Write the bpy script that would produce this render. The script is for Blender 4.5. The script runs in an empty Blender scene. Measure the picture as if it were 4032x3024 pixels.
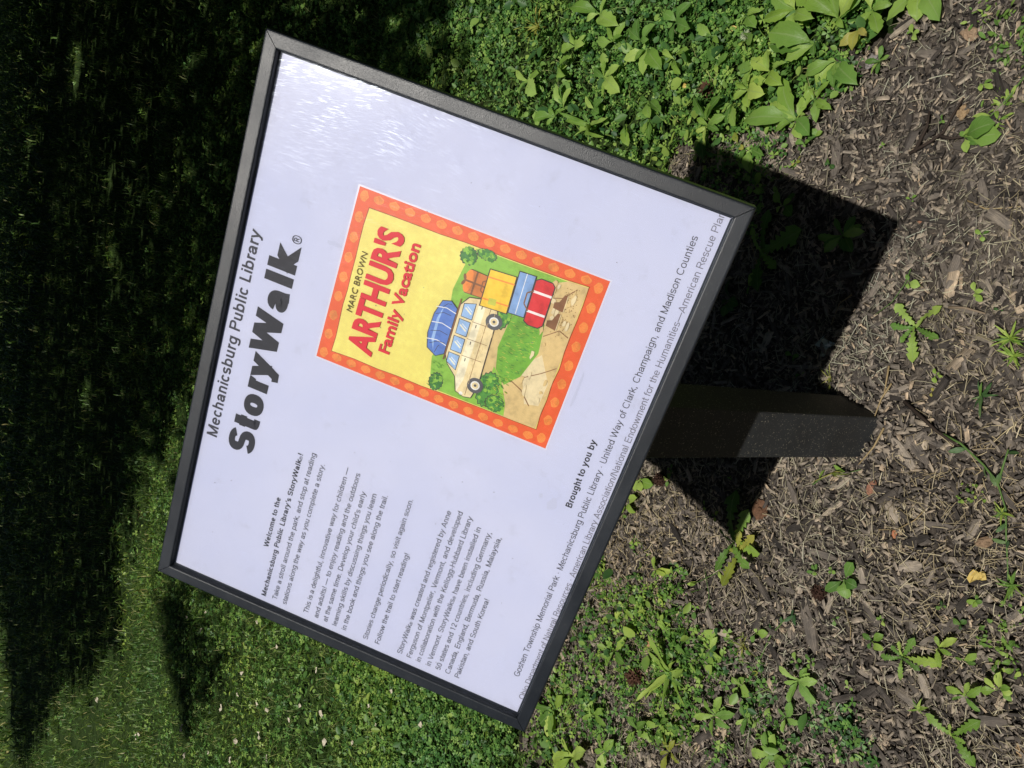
import bpy, math, random
import numpy as np
from mathutils import Matrix, Vector, Quaternion

S = bpy.context.scene
COL = S.collection
rnd = random.Random(7)
RNG = np.random.default_rng(11)
R = math.radians

# ------------------------------------------------------------------ camera
CAM_LOC = Vector((0.38292, -0.67771, 1.31248))
CAM_ROT = Matrix(((0.315207966, 0.879164278, 0.357371110),
                  (-0.497952635, 0.473782307, -0.726342549),
                  (-0.807890532, 0.050995072, 0.587122126)))
FPX = 3197.97
cam_d = bpy.data.cameras.new('camera'); cam = bpy.data.objects.new('camera', cam_d); COL.objects.link(cam)
cam.matrix_world = Matrix.Translation(CAM_LOC) @ CAM_ROT.to_4x4()
cam_d.sensor_fit = 'HORIZONTAL'; cam_d.sensor_width = 36.0
cam_d.lens = 36.0 * FPX / 4032.0
cam_d.clip_start = 0.02; cam_d.clip_end = 1500
S.camera = cam
# ------------------------------------------------------------------ world and sun
SUN = Vector((0.0162, 0.3791, -0.9252)).normalized()       # direction the light travels
SUN_ELEV = math.asin(-SUN.z)
w = bpy.data.worlds.new('World'); S.world = w; w.use_nodes = True
wn = w.node_tree.nodes; wl = w.node_tree.links
bg = wn['Background']; sky = wn.new('ShaderNodeTexSky'); sky.sky_type = 'NISHITA'
sky.sun_disc = False; sky.sun_elevation = SUN_ELEV; sky.sun_rotation = R(180)
wl.new(sky.outputs[0], bg.inputs[0]); bg.inputs[1].default_value = 0.05
sd = bpy.data.lights.new('sun', 'SUN'); sun = bpy.data.objects.new('sun', sd); COL.objects.link(sun)
sd.energy = 5.0; sd.angle = R(0.53); sd.color = (1.0, 0.955, 0.885)
sun.rotation_mode = 'QUATERNION'; sun.rotation_quaternion = SUN.to_track_quat('-Z', 'Y')
sun.location = (0, -4, 12)
# ------------------------------------------------------------------ exposure
S.view_settings.view_transform = 'Standard'; S.view_settings.look = 'None'
S.view_settings.exposure = -0.50; S.view_settings.gamma = 1.0
S.view_settings.use_curve_mapping = False
S.cycles.max_bounces = 6

# ------------------------------------------------------------------ helpers
def at(x, y, z=0.0):
    """photo pixel (4032 x 3024) -> point at height z"""
    d = CAM_ROT @ Vector(((x - 2016) / FPX, -(y - 1512) / FPX, -1.0))
    return CAM_LOC + d * ((z - CAM_LOC.z) / d.z)
D = 4032 / 2212.0
def atd(x, y, z=0.0): return at(x * D, y * D, z)

def tag(o, label=None, cat=None, group=None, kind=None):
    if label: o['label'] = label
    if cat: o['category'] = cat
    if group: o['group'] = group
    if kind: o['kind'] = kind
    return o

def link(name, data, parent=None, M=None):
    o = bpy.data.objects.new(name, data); COL.objects.link(o)
    if parent: o.parent = parent
    if M is not None: o.matrix_local = M
    return o

def pymesh(name, v, f, mat=None, uv=None, smooth=False, mats=None, mi=None):
    me = bpy.data.meshes.new(name); me.from_pydata([tuple(a) for a in v], [], f); me.update()
    if mats:
        for m in mats: me.materials.append(m)
        if mi is not None: me.polygons.foreach_set('material_index', mi)
    elif mat: me.materials.append(mat)
    if uv is not None:
        l = me.uv_layers.new(name='UVMap')
        for lp in me.loops: l.data[lp.index].uv = uv[lp.vertex_index]
    if smooth: me.polygons.foreach_set('use_smooth', [True] * len(me.polygons))
    me.update()
    return me

def fastmesh(name, V, F, mat, rv=None, uv=None, smooth=False):
    """V (n,3), F (m,k) uniform polygons, rv per-vertex random value"""
    me = bpy.data.meshes.new(name)
    n, (m, k) = len(V), F.shape
    me.vertices.add(n); me.vertices.foreach_set('co', V.astype(np.float32).ravel())
    me.loops.add(m * k); me.loops.foreach_set('vertex_index', F.astype(np.int32).ravel())
    me.polygons.add(m); me.polygons.foreach_set('loop_start', np.arange(0, m * k, k, dtype=np.int32))
    try: me.polygons.foreach_set('loop_total', np.full(m, k, dtype=np.int32))
    except Exception: pass
    if rv is not None:
        a = me.attributes.new('rnd', 'FLOAT', 'POINT'); a.data.foreach_set('value', rv.astype(np.float32))
    if uv is not None:
        l = me.uv_layers.new(name='UVMap'); l.data.foreach_set('uv', uv[F.ravel()].astype(np.float32).ravel())
    me.materials.append(mat)
    if smooth: me.polygons.foreach_set('use_smooth', np.ones(m, dtype=bool))
    me.update(calc_edges=True); me.validate()
    return me

def rotz(a):
    c, s = np.cos(a), np.sin(a); z = np.zeros_like(c); o = np.ones_like(c)
    return np.stack([np.stack([c, -s, z], -1), np.stack([s, c, z], -1), np.stack([z, z, o], -1)], -2)
def rotx(a):
    c, s = np.cos(a), np.sin(a); z = np.zeros_like(c); o = np.ones_like(c)
    return np.stack([np.stack([o, z, z], -1), np.stack([z, c, -s], -1), np.stack([z, s, c], -1)], -2)
def roty(a):
    c, s = np.cos(a), np.sin(a); z = np.zeros_like(c); o = np.ones_like(c)
    return np.stack([np.stack([c, z, s], -1), np.stack([z, o, z], -1), np.stack([-s, z, c], -1)], -2)

def scatter(name, tv, tf, P, M, sc, mat, tuv=None, smooth=False, jit=0.0):
    """template verts (k,3) copied with rotation M, per-axis scale sc (n,3), position P"""
    tv = np.asarray(tv, float); tf = np.asarray(tf); n, k = len(P), len(tv)
    T = tv[None, :, :] * sc[:, None, :]
    if jit: T = T * (1 + RNG.uniform(-jit, jit, T.shape))
    V = np.einsum('nij,nkj->nki', M, T) + P[:, None, :]
    F = (tf[None] + (np.arange(n) * k)[:, None, None]).reshape(-1, tf.shape[1])
    rv = np.repeat(RNG.random(n), k)
    uv = None
    if tuv is not None:
        uv = (np.asarray(tuv)[None] + RNG.random((n, 1, 2)) * 50 * (1 if tuv is not None else 0)).reshape(-1, 2)
    return fastmesh(name, V.reshape(-1, 3), F, mat, rv, uv, smooth)

def inpoly(x, y, poly):
    x = np.asarray(x); y = np.asarray(y); r = np.zeros(x.shape, bool); n = len(poly)
    for i in range(n):
        x0, y0 = poly[i]; x1, y1 = poly[(i + 1) % n]
        c = ((y0 > y) != (y1 > y)) & (x < (x1 - x0) * (y - y0) / ((y1 - y0) + 1e-12) + x0)
        r ^= c
    return r
_np = RNG.random((64, 64))
def vnoise(x, y, f):
    x = np.asarray(x) * f + 13.7; y = np.asarray(y) * f + 5.3
    i, j = np.floor(x).astype(int), np.floor(y).astype(int); u, v = x - i, y - j
    u = u * u * (3 - 2 * u); v = v * v * (3 - 2 * v)
    g = lambda a, b: _np[a % 64, b % 64]
    return (g(i, j) * (1 - u) + g(i + 1, j) * u) * (1 - v) + (g(i, j + 1) * (1 - u) + g(i + 1, j + 1) * u) * v

# ------------------------------------------------------------------ materials
def newmat(name):
    m = bpy.data.materials.new(name); m.use_nodes = True
    nt = m.node_tree; b = nt.nodes['Principled BSDF']
    return m, nt, b
def N(nt, t, **kw):
    n = nt.nodes.new(t)
    for k, v in kw.items(): setattr(n, k, v)
    return n
def ramp(nt, stops, src, interp='LINEAR'):
    r = N(nt, 'ShaderNodeValToRGB'); r.color_ramp.interpolation = interp
    e = r.color_ramp.elements
    while len(e) < len(stops): e.new(0.5)
    for k, (p, c) in enumerate(stops):
        e[k].position = p; e[k].color = (c[0], c[1], c[2], 1)
    nt.links.new(src, r.inputs[0]); return r
def noise(nt, scale, vec=None, detail=4, rough=0.55):
    n = N(nt, 'ShaderNodeTexNoise'); n.inputs['Scale'].default_value = scale
    n.inputs['Detail'].default_value = detail; n.inputs['Roughness'].default_value = rough
    if vec is not None: nt.links.new(vec, n.inputs['Vector'])
    return n
def mapping(nt, src, scale):
    mp = N(nt, 'ShaderNodeMapping'); mp.inputs['Scale'].default_value = scale
    nt.links.new(src, mp.inputs['Vector']); return mp.outputs[0]
def bump(nt, b, src, strength, dist):
    bp = N(nt, 'ShaderNodeBump'); bp.inputs['Strength'].default_value = strength; bp.inputs['Distance'].default_value = dist
    nt.links.new(src, bp.inputs['Height']); nt.links.new(bp.outputs[0], b.inputs['Normal']); return bp
def mixc(nt, a, b, fac, mode='MIX'):
    m = N(nt, 'ShaderNodeMix', data_type='RGBA', blend_type=mode)
    for s, v in ((m.inputs[6], a), (m.inputs[7], b)):
        if hasattr(v, 'is_linked') or hasattr(v, 'links'): nt.links.new(v, s)
        else: s.default_value = (v[0], v[1], v[2], 1)
    if isinstance(fac, (int, float)): m.inputs[0].default_value = fac
    else: nt.links.new(fac, m.inputs[0])
    return m.outputs[2]
def math_(nt, op, a, b=None, c=None):
    m = N(nt, 'ShaderNodeMath', operation=op)
    for i, v in enumerate((a, b, c)):
        if v is None: continue
        if isinstance(v, (int, float)): m.inputs[i].default_value = v
        else: nt.links.new(v, m.inputs[i])
    return m.outputs[0]

def flat(name, col, rough=0.6, spec=0.3):
    m, nt, b = newmat(name); b.inputs['Base Color'].default_value = (*col, 1)
    b.inputs['Roughness'].default_value = rough; b.inputs['Specular IOR Level'].default_value = spec
    return m

def leafmat(name, stops, attr=None, transl=0.35, rough=0.45, veins=0.0, noisy=20, ribs=False):
    """stops: colour ramp over the per-leaf random value"""
    m, nt, b = newmat(name)
    if attr:
        a = N(nt, 'ShaderNodeAttribute', attribute_name='rnd'); src = a.outputs['Fac']
    else:
        a = N(nt, 'ShaderNodeObjectInfo'); src = a.outputs['Random']
    geo = N(nt, 'ShaderNodeNewGeometry')
    nz = noise(nt, noisy, geo.outputs['Position'], 3)
    v = math_(nt, 'ADD', src, math_(nt, 'MULTIPLY', math_(nt, 'SUBTRACT', nz.outputs[0], 0.5), 0.6))
    rp = ramp(nt, stops, v); colr = rp.outputs[0]
    b.inputs['Roughness'].default_value = rough; b.inputs['Specular IOR Level'].default_value = 0.35
    gl = noise(nt, 1.6, geo.outputs['Position'], 3); gv_ = ramp(nt, [(0.35, (0.78, 0.92, 1.0)), (0.65, (1.12, 1.04, 0.85))], gl.outputs[0]); colr = mixc(nt, colr, gv_.outputs[0], 1.0, 'MULTIPLY')
    if veins:
        uvn = N(nt, 'ShaderNodeTexCoord'); sx = N(nt, 'ShaderNodeSeparateXYZ'); nt.links.new(uvn.outputs['UV'], sx.inputs[0])
        du = math_(nt, 'ABSOLUTE', math_(nt, 'SUBTRACT', sx.outputs[0], 0.5))
        rib = math_(nt, 'LESS_THAN', du, 0.035)
        # side veins run obliquely from the midrib
        ph = math_(nt, 'SUBTRACT', math_(nt, 'MULTIPLY', sx.outputs[1], 9.0), math_(nt, 'MULTIPLY', du, 7.0))
        sv = math_(nt, 'LESS_THAN', math_(nt, 'FRACT', math_(nt, 'MULTIPLY', sx.outputs[0], 7.0) if ribs else ph), 0.12)
        vv = math_(nt, 'MAXIMUM', rib, math_(nt, 'MULTIPLY', sv, 0.45))
        lighter = mixc(nt, colr, (0.36, 0.48, 0.20), 0.55)
        colr = mixc(nt, colr, lighter, math_(nt, 'MULTIPLY', vv, veins))
        hgt = math_(nt, 'ADD', math_(nt, 'MULTIPLY', vv, -0.6), noise(nt, 260, geo.outputs['Position'], 2).outputs[0])
        bump(nt, b, hgt, 0.5, 0.0012)
        # holes and brown bruises
        sp = noise(nt, 90, geo.outputs['Position'], 2); spots = ramp(nt, [(0.70, (0, 0, 0)), (0.74, (1, 1, 1))], sp.outputs[0])
        colr = mixc(nt, colr, (0.10, 0.075, 0.02), math_(nt, 'MULTIPLY', spots.outputs[0], 0.6))
    nt.links.new(colr, b.inputs['Base Color'])
    tr = N(nt, 'ShaderNodeBsdfTranslucent'); nt.links.new(mixc(nt, colr, (1.0, 1.0, 0.35), 0.5, 'MULTIPLY'), tr.inputs[0])
    tr.inputs[0].default_value = (0.1, 0.2, 0.02, 1)
    gm = N(nt, 'ShaderNodeMixShader'); gm.inputs[0].default_value = transl
    nt.links.new(b.outputs[0], gm.inputs[1]); nt.links.new(tr.outputs[0], gm.inputs[2])
    nt.links.new(gm.outputs[0], nt.nodes['Material Output'].inputs[0])
    return m

G = dict(
    dark=[(0.0, (0.030, 0.083, 0.022)), (0.5, (0.066, 0.165, 0.039)), (1.0, (0.156, 0.286, 0.066))],
    mid=[(0.0, (0.095, 0.207, 0.036)), (0.5, (0.189, 0.356, 0.072)), (1.0, (0.324, 0.494, 0.108))],
    light=[(0.0, (0.182, 0.336, 0.054)), (0.5, (0.325, 0.493, 0.090)), (1.0, (0.520, 0.672, 0.168))],
    blue=[(0.0, (0.033, 0.090, 0.036)), (0.5, (0.077, 0.180, 0.068)), (1.0, (0.187, 0.297, 0.126))],
    yellow=[(0.0, (0.26, 0.32, 0.05)), (0.5, (0.44, 0.44, 0.08)), (1.0, (0.50, 0.44, 0.12))],
    grass=[(0.0, (0.044, 0.098, 0.018)), (0.55, (0.125, 0.230, 0.042)), (0.85, (0.237, 0.345, 0.078)), (1.0, (0.475, 0.437, 0.204))])
M_leaf = {k: leafmat('leaf_' + k, G[k], veins=0.75) for k in ('dark', 'mid', 'light', 'blue', 'yellow')}
M_rib = {k: leafmat('ribbed_leaf_' + k, G[k], veins=0.7, ribs=True) for k in ('dark', 'mid', 'light', 'blue', 'yellow')}
M_clover = leafmat('clover', [(0.0, (0.039, 0.099, 0.023)), (0.35, (0.104, 0.242, 0.052)), (0.75, (0.208, 0.385, 0.081)), (1.0, (0.390, 0.550, 0.138))], attr=True, transl=0.3)
M_cover = leafmat('small_weed', [(0.0, (0.039, 0.110, 0.040)), (0.5, (0.143, 0.286, 0.069)), (1.0, (0.364, 0.506, 0.115))], attr=True, transl=0.3)
M_grass = leafmat('grass', G['grass'], attr=True, transl=0.3)
M_straw = leafmat('straw', [(0.0, (0.20, 0.165, 0.115)), (0.5, (0.42, 0.36, 0.25)), (1.0, (0.66, 0.60, 0.45))], attr=True, transl=0.15)
M_stem = flat('green_stem', (0.11, 0.20, 0.05), 0.5)
M_drystem = flat('dry_stem', (0.36, 0.27, 0.14), 0.7)

def chipmat(name, attr):
    m, nt, b = newmat(name)
    if attr: a = N(nt, 'ShaderNodeAttribute', attribute_name='rnd'); src = a.outputs['Fac']
    else: a = N(nt, 'ShaderNodeObjectInfo'); src = a.outputs['Random']
    if not attr: src = math_(nt, 'MULTIPLY', math_(nt, 'POWER', src, 1.6), 0.85)
    rp = ramp(nt, [(0.0, (0.036, 0.033, 0.031)), (0.25, (0.115, 0.104, 0.094)), (0.55, (0.23, 0.208, 0.182)), (0.80, (0.38, 0.340, 0.285)),
                   (0.93, (0.52, 0.455, 0.36)), (1.0, (0.62, 0.50, 0.36))], src)
    tc = N(nt, 'ShaderNodeTexCoord')
    gr = noise(nt, 1.0, mapping(nt, tc.outputs['UV'], (16, 1.6, 1)), 5, 0.65)
    gv = ramp(nt, [(0.28, (0.42, 0.41, 0.40)), (0.5, (0.92, 0.90, 0.88)), (0.72, (1.6, 1.55, 1.48))], gr.outputs[0])
    geo = N(nt, 'ShaderNodeNewGeometry'); big = noise(nt, 60, geo.outputs['Position'], 3)
    c = mixc(nt, rp.outputs[0], gv.outputs[0], 1.0, 'MULTIPLY')
    bgv = ramp(nt, [(0.3, (0.7, 0.7, 0.72)), (0.7, (1.25, 1.2, 1.15))], big.outputs[0])
    c = mixc(nt, c, bgv.outputs[0], 1.0, 'MULTIPLY')
    nt.links.new(c, b.inputs['Base Color']); b.inputs['Roughness'].default_value = 0.85; b.inputs['Specular IOR Level'].default_value = 0.2
    bump(nt, b, gr.outputs[0], 0.9, 0.002)
    return m
M_chip = chipmat('wood_chip', False); M_chips = chipmat('wood_chips', True)

def soilmat(name, a, c, d):
    m, nt, b = newmat(name); geo = N(nt, 'ShaderNodeNewGeometry')
    n1 = noise(nt, 9, geo.outputs['Position'], 6, 0.7); n2 = noise(nt, 130, geo.outputs['Position'], 5, 0.7)
    v = math_(nt, 'ADD', math_(nt, 'MULTIPLY', n1.outputs[0], 0.5), math_(nt, 'MULTIPLY', n2.outputs[0], 0.5))
    rp = ramp(nt, [(0.35, a), (0.5, c), (0.68, d)], v); nt.links.new(rp.outputs[0], b.inputs['Base Color'])
    b.inputs['Roughness'].default_value = 0.95; b.inputs['Specular IOR Level'].default_value = 0.1
    bump(nt, b, n2.outputs[0], 0.9, 0.01); return m
M_mulch = soilmat('mulch_fines', (0.024, 0.020, 0.017), (0.10, 0.084, 0.070), (0.27, 0.23, 0.185))
M_lawnsoil = soilmat('lawn_soil', (0.012, 0.020, 0.006), (0.030, 0.055, 0.014), (0.070, 0.095, 0.030))

def coated(name, col, rough, bs, bd, sheen=0.5):
    m, nt, b = newmat(name); tc = N(nt, 'ShaderNodeTexCoord')
    n1 = noise(nt, 900, tc.outputs['Object'], 3, 0.6); n2 = noise(nt, 14, tc.outputs['Object'], 4)
    cr = ramp(nt, [(0.3, tuple(c * 0.8 for c in col)), (0.7, tuple(c * 1.25 for c in col))], n2.outputs[0])
    nt.links.new(cr.outputs[0], b.inputs['Base Color'])
    dn = noise(nt, 160, tc.outputs['Object'], 4, .7); dr = ramp(nt, [(0.60, (0, 0, 0)), (0.80, (1, 1, 1))], dn.outputs[0])
    nt.links.new(mixc(nt, cr.outputs[0], (0.13, 0.125, 0.105), math_(nt, 'MULTIPLY', dr.outputs[0], 0.35)), b.inputs['Base Color'])
    rr = ramp(nt, [(0.3, (rough - 0.05,) * 3), (0.7, (rough + 0.08,) * 3)], n2.outputs[0]); nt.links.new(rr.outputs[0], b.inputs['Roughness'])
    b.inputs['Specular IOR Level'].default_value = sheen
    bump(nt, b, n1.outputs[0], bs, bd)
    return m, nt, b
M_frame, _, _ = coated('black_powder_coat', (0.017, 0.021, 0.028), 0.34, 0.50, 0.0006, 0.50)
M_post, ptn, pb = coated('black_painted_post', (0.034, 0.037, 0.040), 0.60, 0.4, 0.0008, 0.35)
M_back = flat('sign_back', (0.03, 0.03, 0.032), 0.6)
# dried grass clippings stuck to the post
tc = N(ptn, 'ShaderNodeTexCoord'); vz = N(ptn, 'ShaderNodeTexVoronoi'); vz.inputs['Scale'].default_value = 330
wn_ = noise(ptn, 180, tc.outputs['Object'], 3)
vadd = N(ptn, 'ShaderNodeVectorMath', operation='MULTIPLY_ADD'); ptn.links.new(wn_.outputs['Color'], vadd.inputs[0]); vadd.inputs[1].default_value = (0.012,) * 3
ptn.links.new(tc.outputs['Object'], vadd.inputs[2]); ptn.links.new(vadd.outputs[0], vz.inputs['Vector'])
spk = ramp(ptn, [(0.16, (1, 1, 1)), (0.24, (0, 0, 0))], vz.outputs['Distance'])
sel = N(ptn, 'ShaderNodeSeparateColor'); ptn.links.new(vz.outputs['Color'], sel.inputs[0])
pick = math_(ptn, 'GREATER_THAN', sel.outputs[0], 0.50)
oldc = pb.inputs['Base Color'].links[0].from_socket
ptn.links.new(mixc(ptn, oldc, (0.48, 0.45, 0.36), math_(ptn, 'MULTIPLY', math_(ptn, 'MULTIPLY', spk.outputs[0], pick), 0.9)), pb.inputs['Base Color'])

# poster paper
M_paper, nt, b = newmat('poster_paper'); tc = N(nt, 'ShaderNodeTexCoord')
n1 = noise(nt, 7, tc.outputs['Object'], 4); rp = ramp(nt, [(0.3, (0.545, 0.570, 0.735)), (0.7, (0.60, 0.615, 0.755))], n1.outputs[0])
sm = noise(nt, 38, tc.outputs['Object'], 5, 0.7); sr = ramp(nt, [(0.58, (0, 0, 0)), (0.74, (1, 1, 1))], sm.outputs[0])
nt.links.new(mixc(nt, rp.outputs[0], (0.46, 0.47, 0.58), math_(nt, 'MULTIPLY', sr.outputs[0], 0.40)), b.inputs['Base Color'])
b.inputs['Roughness'].default_value = 0.6; b.inputs['Specular IOR Level'].default_value = 0.2
# scratched acrylic pane: clear, with a scratched glossy face
M_pane = bpy.data.materials.new('acrylic'); M_pane.use_nodes = True; nt = M_pane.node_tree
for n in list(nt.nodes):
    if n.type != 'OUTPUT_MATERIAL': nt.nodes.remove(n)
tc = N(nt, 'ShaderNodeTexCoord')
warp = noise(nt, 3.0, tc.outputs['Object'], 2)
wv = N(nt, 'ShaderNodeVectorMath', operation='MULTIPLY_ADD'); nt.links.new(warp.outputs['Color'], wv.inputs[0]); wv.inputs[1].default_value = (0.10, 0.10, 0); nt.links.new(tc.outputs['Object'], wv.inputs[2])
mp = N(nt, 'ShaderNodeMapping'); mp.inputs['Rotation'].default_value = (0, 0, R(14)); mp.inputs['Scale'].default_value = (1500, 60, 1); nt.links.new(wv.outputs[0], mp.inputs[0])
sc1 = noise(nt, 1.0, mp.outputs[0], 2, 0.5); scr = ramp(nt, [(0.58, (0, 0, 0)), (0.66, (1, 1, 1))], sc1.outputs[0])
msk = noise(nt, 26, tc.outputs['Object'], 4, 0.7); mk = ramp(nt, [(0.44, (0.06, 0.06, 0.06)), (0.62, (1, 1, 1))], msk.outputs[0])
sf = math_(nt, 'MULTIPLY', scr.outputs[0], mk.outputs[0])
g1 = N(nt, 'ShaderNodeBsdfGlossy'); g1.inputs['Roughness'].default_value = 0.085; g1.inputs[0].default_value = (0.9, 0.95, 1, 1)
bp = N(nt, 'ShaderNodeBump'); bp.inputs['Strength'].default_value = 0.25; bp.inputs['Distance'].default_value = 0.0006
bn = noise(nt, 18, tc.outputs['Object'], 3); nt.links.new(bn.outputs[0], bp.inputs['Height']); nt.links.new(bp.outputs[0], g1.inputs['Normal'])
g2 = N(nt, 'ShaderNodeBsdfGlossy'); g2.inputs['Roughness'].default_value = 0.19; g2.inputs[0].default_value = (0.9, 0.97, 1, 1)
tp = N(nt, 'ShaderNodeBsdfTransparent'); tp.inputs[0].default_value = (0.985, 0.985, 0.99, 1)
fr = N(nt, 'ShaderNodeFresnel'); fr.inputs[0].default_value = 1.32
m1 = N(nt, 'ShaderNodeMixShader'); nt.links.new(fr.outputs[0], m1.inputs[0]); nt.links.new(tp.outputs[0], m1.inputs[1]); nt.links.new(g1.outputs[0], m1.inputs[2])
gcol = N(nt, 'ShaderNodeMix', data_type='RGBA'); gcol.inputs[6].default_value = (0, 0, 0, 1); gcol.inputs[7].default_value = (0.045, 0.050, 0.056, 1); nt.links.new(sf, gcol.inputs[0])
nt.links.new(gcol.outputs[2], g2.inputs[0])
m2 = N(nt, 'ShaderNodeAddShader'); nt.links.new(m1.outputs[0], m2.inputs[0]); nt.links.new(g2.outputs[0], m2.inputs[1])
nt.links.new(m2.outputs[0], nt.nodes['Material Output'].inputs[0])

# ------------------------------------------------------------------ ground
v, f = [], []
NG = 60
def gz(x, y): return 0.0
gs = np.concatenate([np.linspace(-300, -8, 8), np.linspace(-6, 12, 30), np.linspace(14, 40, 8), np.linspace(60, 300, 6)])
for yy in gs:
    for xx in gs: v.append((xx, yy, -0.012 if True else 0))
n_ = len(gs)
for j in range(n_ - 1):
    for i in range(n_ - 1): f.append((j * n_ + i, j * n_ + i + 1, (j + 1) * n_ + i + 1, (j + 1) * n_ + i))
tag(link('ground', pymesh('ground', v, f, M_lawnsoil)), kind='structure')

# edge of the lawn against the mulch, as points in the photograph put on the ground
LE = [(2010, -120), (1950, 0), (1900, 100), (1810, 160), (1760, 250), (1640, 310), (1560, 330), (1450, 320), (1440, 420), (1420, 700), (1330, 1000), (1290, 1160),
      (1250, 1250), (1170, 1420), (1130, 1560), (1110, 1720), (1100, 1900)]
lawn = [tuple(atd(*q)[:2]) for q in LE]
MULCH = lawn + [(-1.6, -0.5), (-1.9, -2.4), (0, -3.0), (2.2, -2.6), (2.4, -0.8), (1.6, 0.3)]
LAWN = [lawn[0]] + [(1.3, 0.6), (30, 0.4), (80, 60), (-80, 60), (-60, -6), (-2.0, -0.6)] + lawn[::-1][:-1]
def is_mulch(x, y):
    dx = (vnoise(x, y, 6.0) - 0.5) * 0.12; dy = (vnoise(y, x, 6.0) - 0.5) * 0.12
    return inpoly(x + dx, y + dy, MULCH)
def hm(x, y):   # gentle relief of the mulch
    return (vnoise(x, y, 3.0) - 0.5) * 0.018 + (vnoise(x, y, 11.0) - 0.5) * 0.010
gx = np.arange(-1.9, 2.4, 0.04); gy = np.arange(-2.9, 1.9, 0.04)
XX, YY = np.meshgrid(gx, gy); mk_ = is_mulch(XX, YY)
idx = -np.ones(XX.shape, int); v = []; f = []
for j in range(len(gy) - 1):
    for i in range(len(gx) - 1):
        if mk_[j, i]:
            q = []
            for (a, c) in ((j, i), (j, i + 1), (j + 1, i + 1), (j + 1, i)):
                if idx[a, c] < 0:
                    idx[a, c] = len(v)
                    edge = not mk_[max(a - 1, 0):a + 2, max(c - 1, 0):c + 2].all()
                    v.append((XX[a, c], YY[a, c], (-0.011 if edge else float(hm(XX[a, c], YY[a, c])) - 0.002)))
                q.append(idx[a, c])
            f.append(tuple(q))
mulch = tag(link('mulch_bed', pymesh('mulch_bed', v, f, M_mulch, smooth=True)), kind='structure')

# wood chips: a flat splinter with tapered ragged ends
CV = [(-.5, -.5, 0), (.5, -.42, 0), (.40, .5, 0), (-.46, .40, 0), (-.40, -.46, 1), (.44, -.36, 1), (.32, .46, 1), (-.40, .34, 1)]
CF = [(4, 5, 6, 7), (0, 1, 5, 4), (1, 2, 6, 5), (2, 3, 7, 6), (3, 0, 4, 7)]
CUV = [(-.5, -.5), (.5, -.5), (.5, .5), (-.5, .5)] * 2
def chips(n, L0, L1, A0, A1, T, box, tilt, zz):
    x = RNG.uniform(box[0], box[1], n * 2); y = RNG.uniform(box[2], box[3], n * 2)
    k = is_mulch(x, y); x, y = x[k][:n], y[k][:n]; n = len(x)
    L = RNG.uniform(0, 1, n) ** 1.7 * (L1 - L0) + L0; W = L * RNG.uniform(A0, A1, n)
    M = rotz(RNG.uniform(0, 6.3, n)) @ rotx(RNG.normal(0, tilt, n)) @ roty(RNG.normal(0, tilt * 1.3, n))
    P = np.stack([x, y, hm(x, y) + RNG.uniform(-0.004, zz, n)], -1)
    return P, M, np.stack([W, L, W * RNG.uniform(*T, n)], -1)
P, M, sc = chips(76000, 0.003, 0.018, 0.12, 0.34, (0.3, 0.8), (-1.1, 1.1, -0.75, 1.3), 0.30, 0.011)
P2, M2, sc2 = chips(15000, 0.009, 0.034, 0.09, 0.24, (0.25, 0.6), (-1.1, 1.1, -0.75, 1.3), 0.22, 0.008)
P3, M3, sc3 = chips(9000, 0.015, 0.05, 0.18, 0.36, (0.25, 0.5), (-1.9, 2.3, -2.6, 1.4), 0.16, 0.006)
# splinters heaped against the foot of the post
nb = 420; ab = RNG.uniform(0, 6.2832, nb); rb = .047 + RNG.random(nb) ** 1.6 * .05; PB = np.stack([rb * np.cos(ab) * 1.15, .0192 + rb * np.sin(ab) * 1.15, .003 * (1 - (rb - .047) / .05) + RNG.uniform(0, .007, nb)], -1)
LB = RNG.uniform(.006, .024, nb); MB_ = rotz(RNG.uniform(0, 6.3, nb)) @ rotx(RNG.normal(0, .4, nb)) @ roty(RNG.normal(0, .4, nb)); WB = LB * RNG.uniform(.15, .4, nb)
P2, M2, sc2 = np.concatenate([P2, PB]), np.concatenate([M2, MB_]), np.concatenate([sc2, np.stack([WB, LB, WB * .4], -1)])
P, M, sc = np.concatenate([P, P2, P3]), np.concatenate([M, M2, M3]), np.concatenate([sc, sc2, sc3])
link('wood_chips', scatter('wood_chips', CV, CF, P, M, sc, M_chips, CUV, jit=0.22), mulch)['kind'] = 'stuff'
# the larger chips one by one
cmesh = []
for k in range(10):
    r_ = random.Random(k); nl = 5; vv = []; ff = []; uu = []
    for i in range(nl + 1):
        t = i / nl; wl_ = 0.5 * (1 - 0.25 * abs(t - .5)) * r_.uniform(0.8, 1.05); wr = 0.5 * (1 - 0.25 * abs(t - .5)) * r_.uniform(0.75, 1.05)
        if i in (0, nl): wl_ *= r_.uniform(.3, 1); wr *= r_.uniform(.3, 1)
        bend = 0.02 * math.sin(t * 3.1 + k); yo = t - .5
        for (xx, zz) in ((-wl_, 0), (-wl_ * .9, r_.uniform(.7, 1.0)), (wr * .1, r_.uniform(.85, 1.15)), (wr * .9, r_.uniform(.7, 1.0)), (wr, 0)):
            vv.append((xx + bend, yo + (r_.uniform(-.02, .02) if i in (0, nl) else 0), zz)); uu.append((xx + k * 3.3, yo * 1.0 + k * 1.7))
    for i in range(nl):
        for j in range(4): ff.append((i * 5 + j, i * 5 + j + 1, i * 5 + j + 6, i * 5 + j + 5))
    ff.append((0, 1, 2, 3, 4)); ff.append(tuple(nl * 5 + q for q in (4, 3, 2, 1, 0)))
    cmesh.append(pymesh('wood_chip', vv, ff, M_chip, uv=uu))
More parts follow.
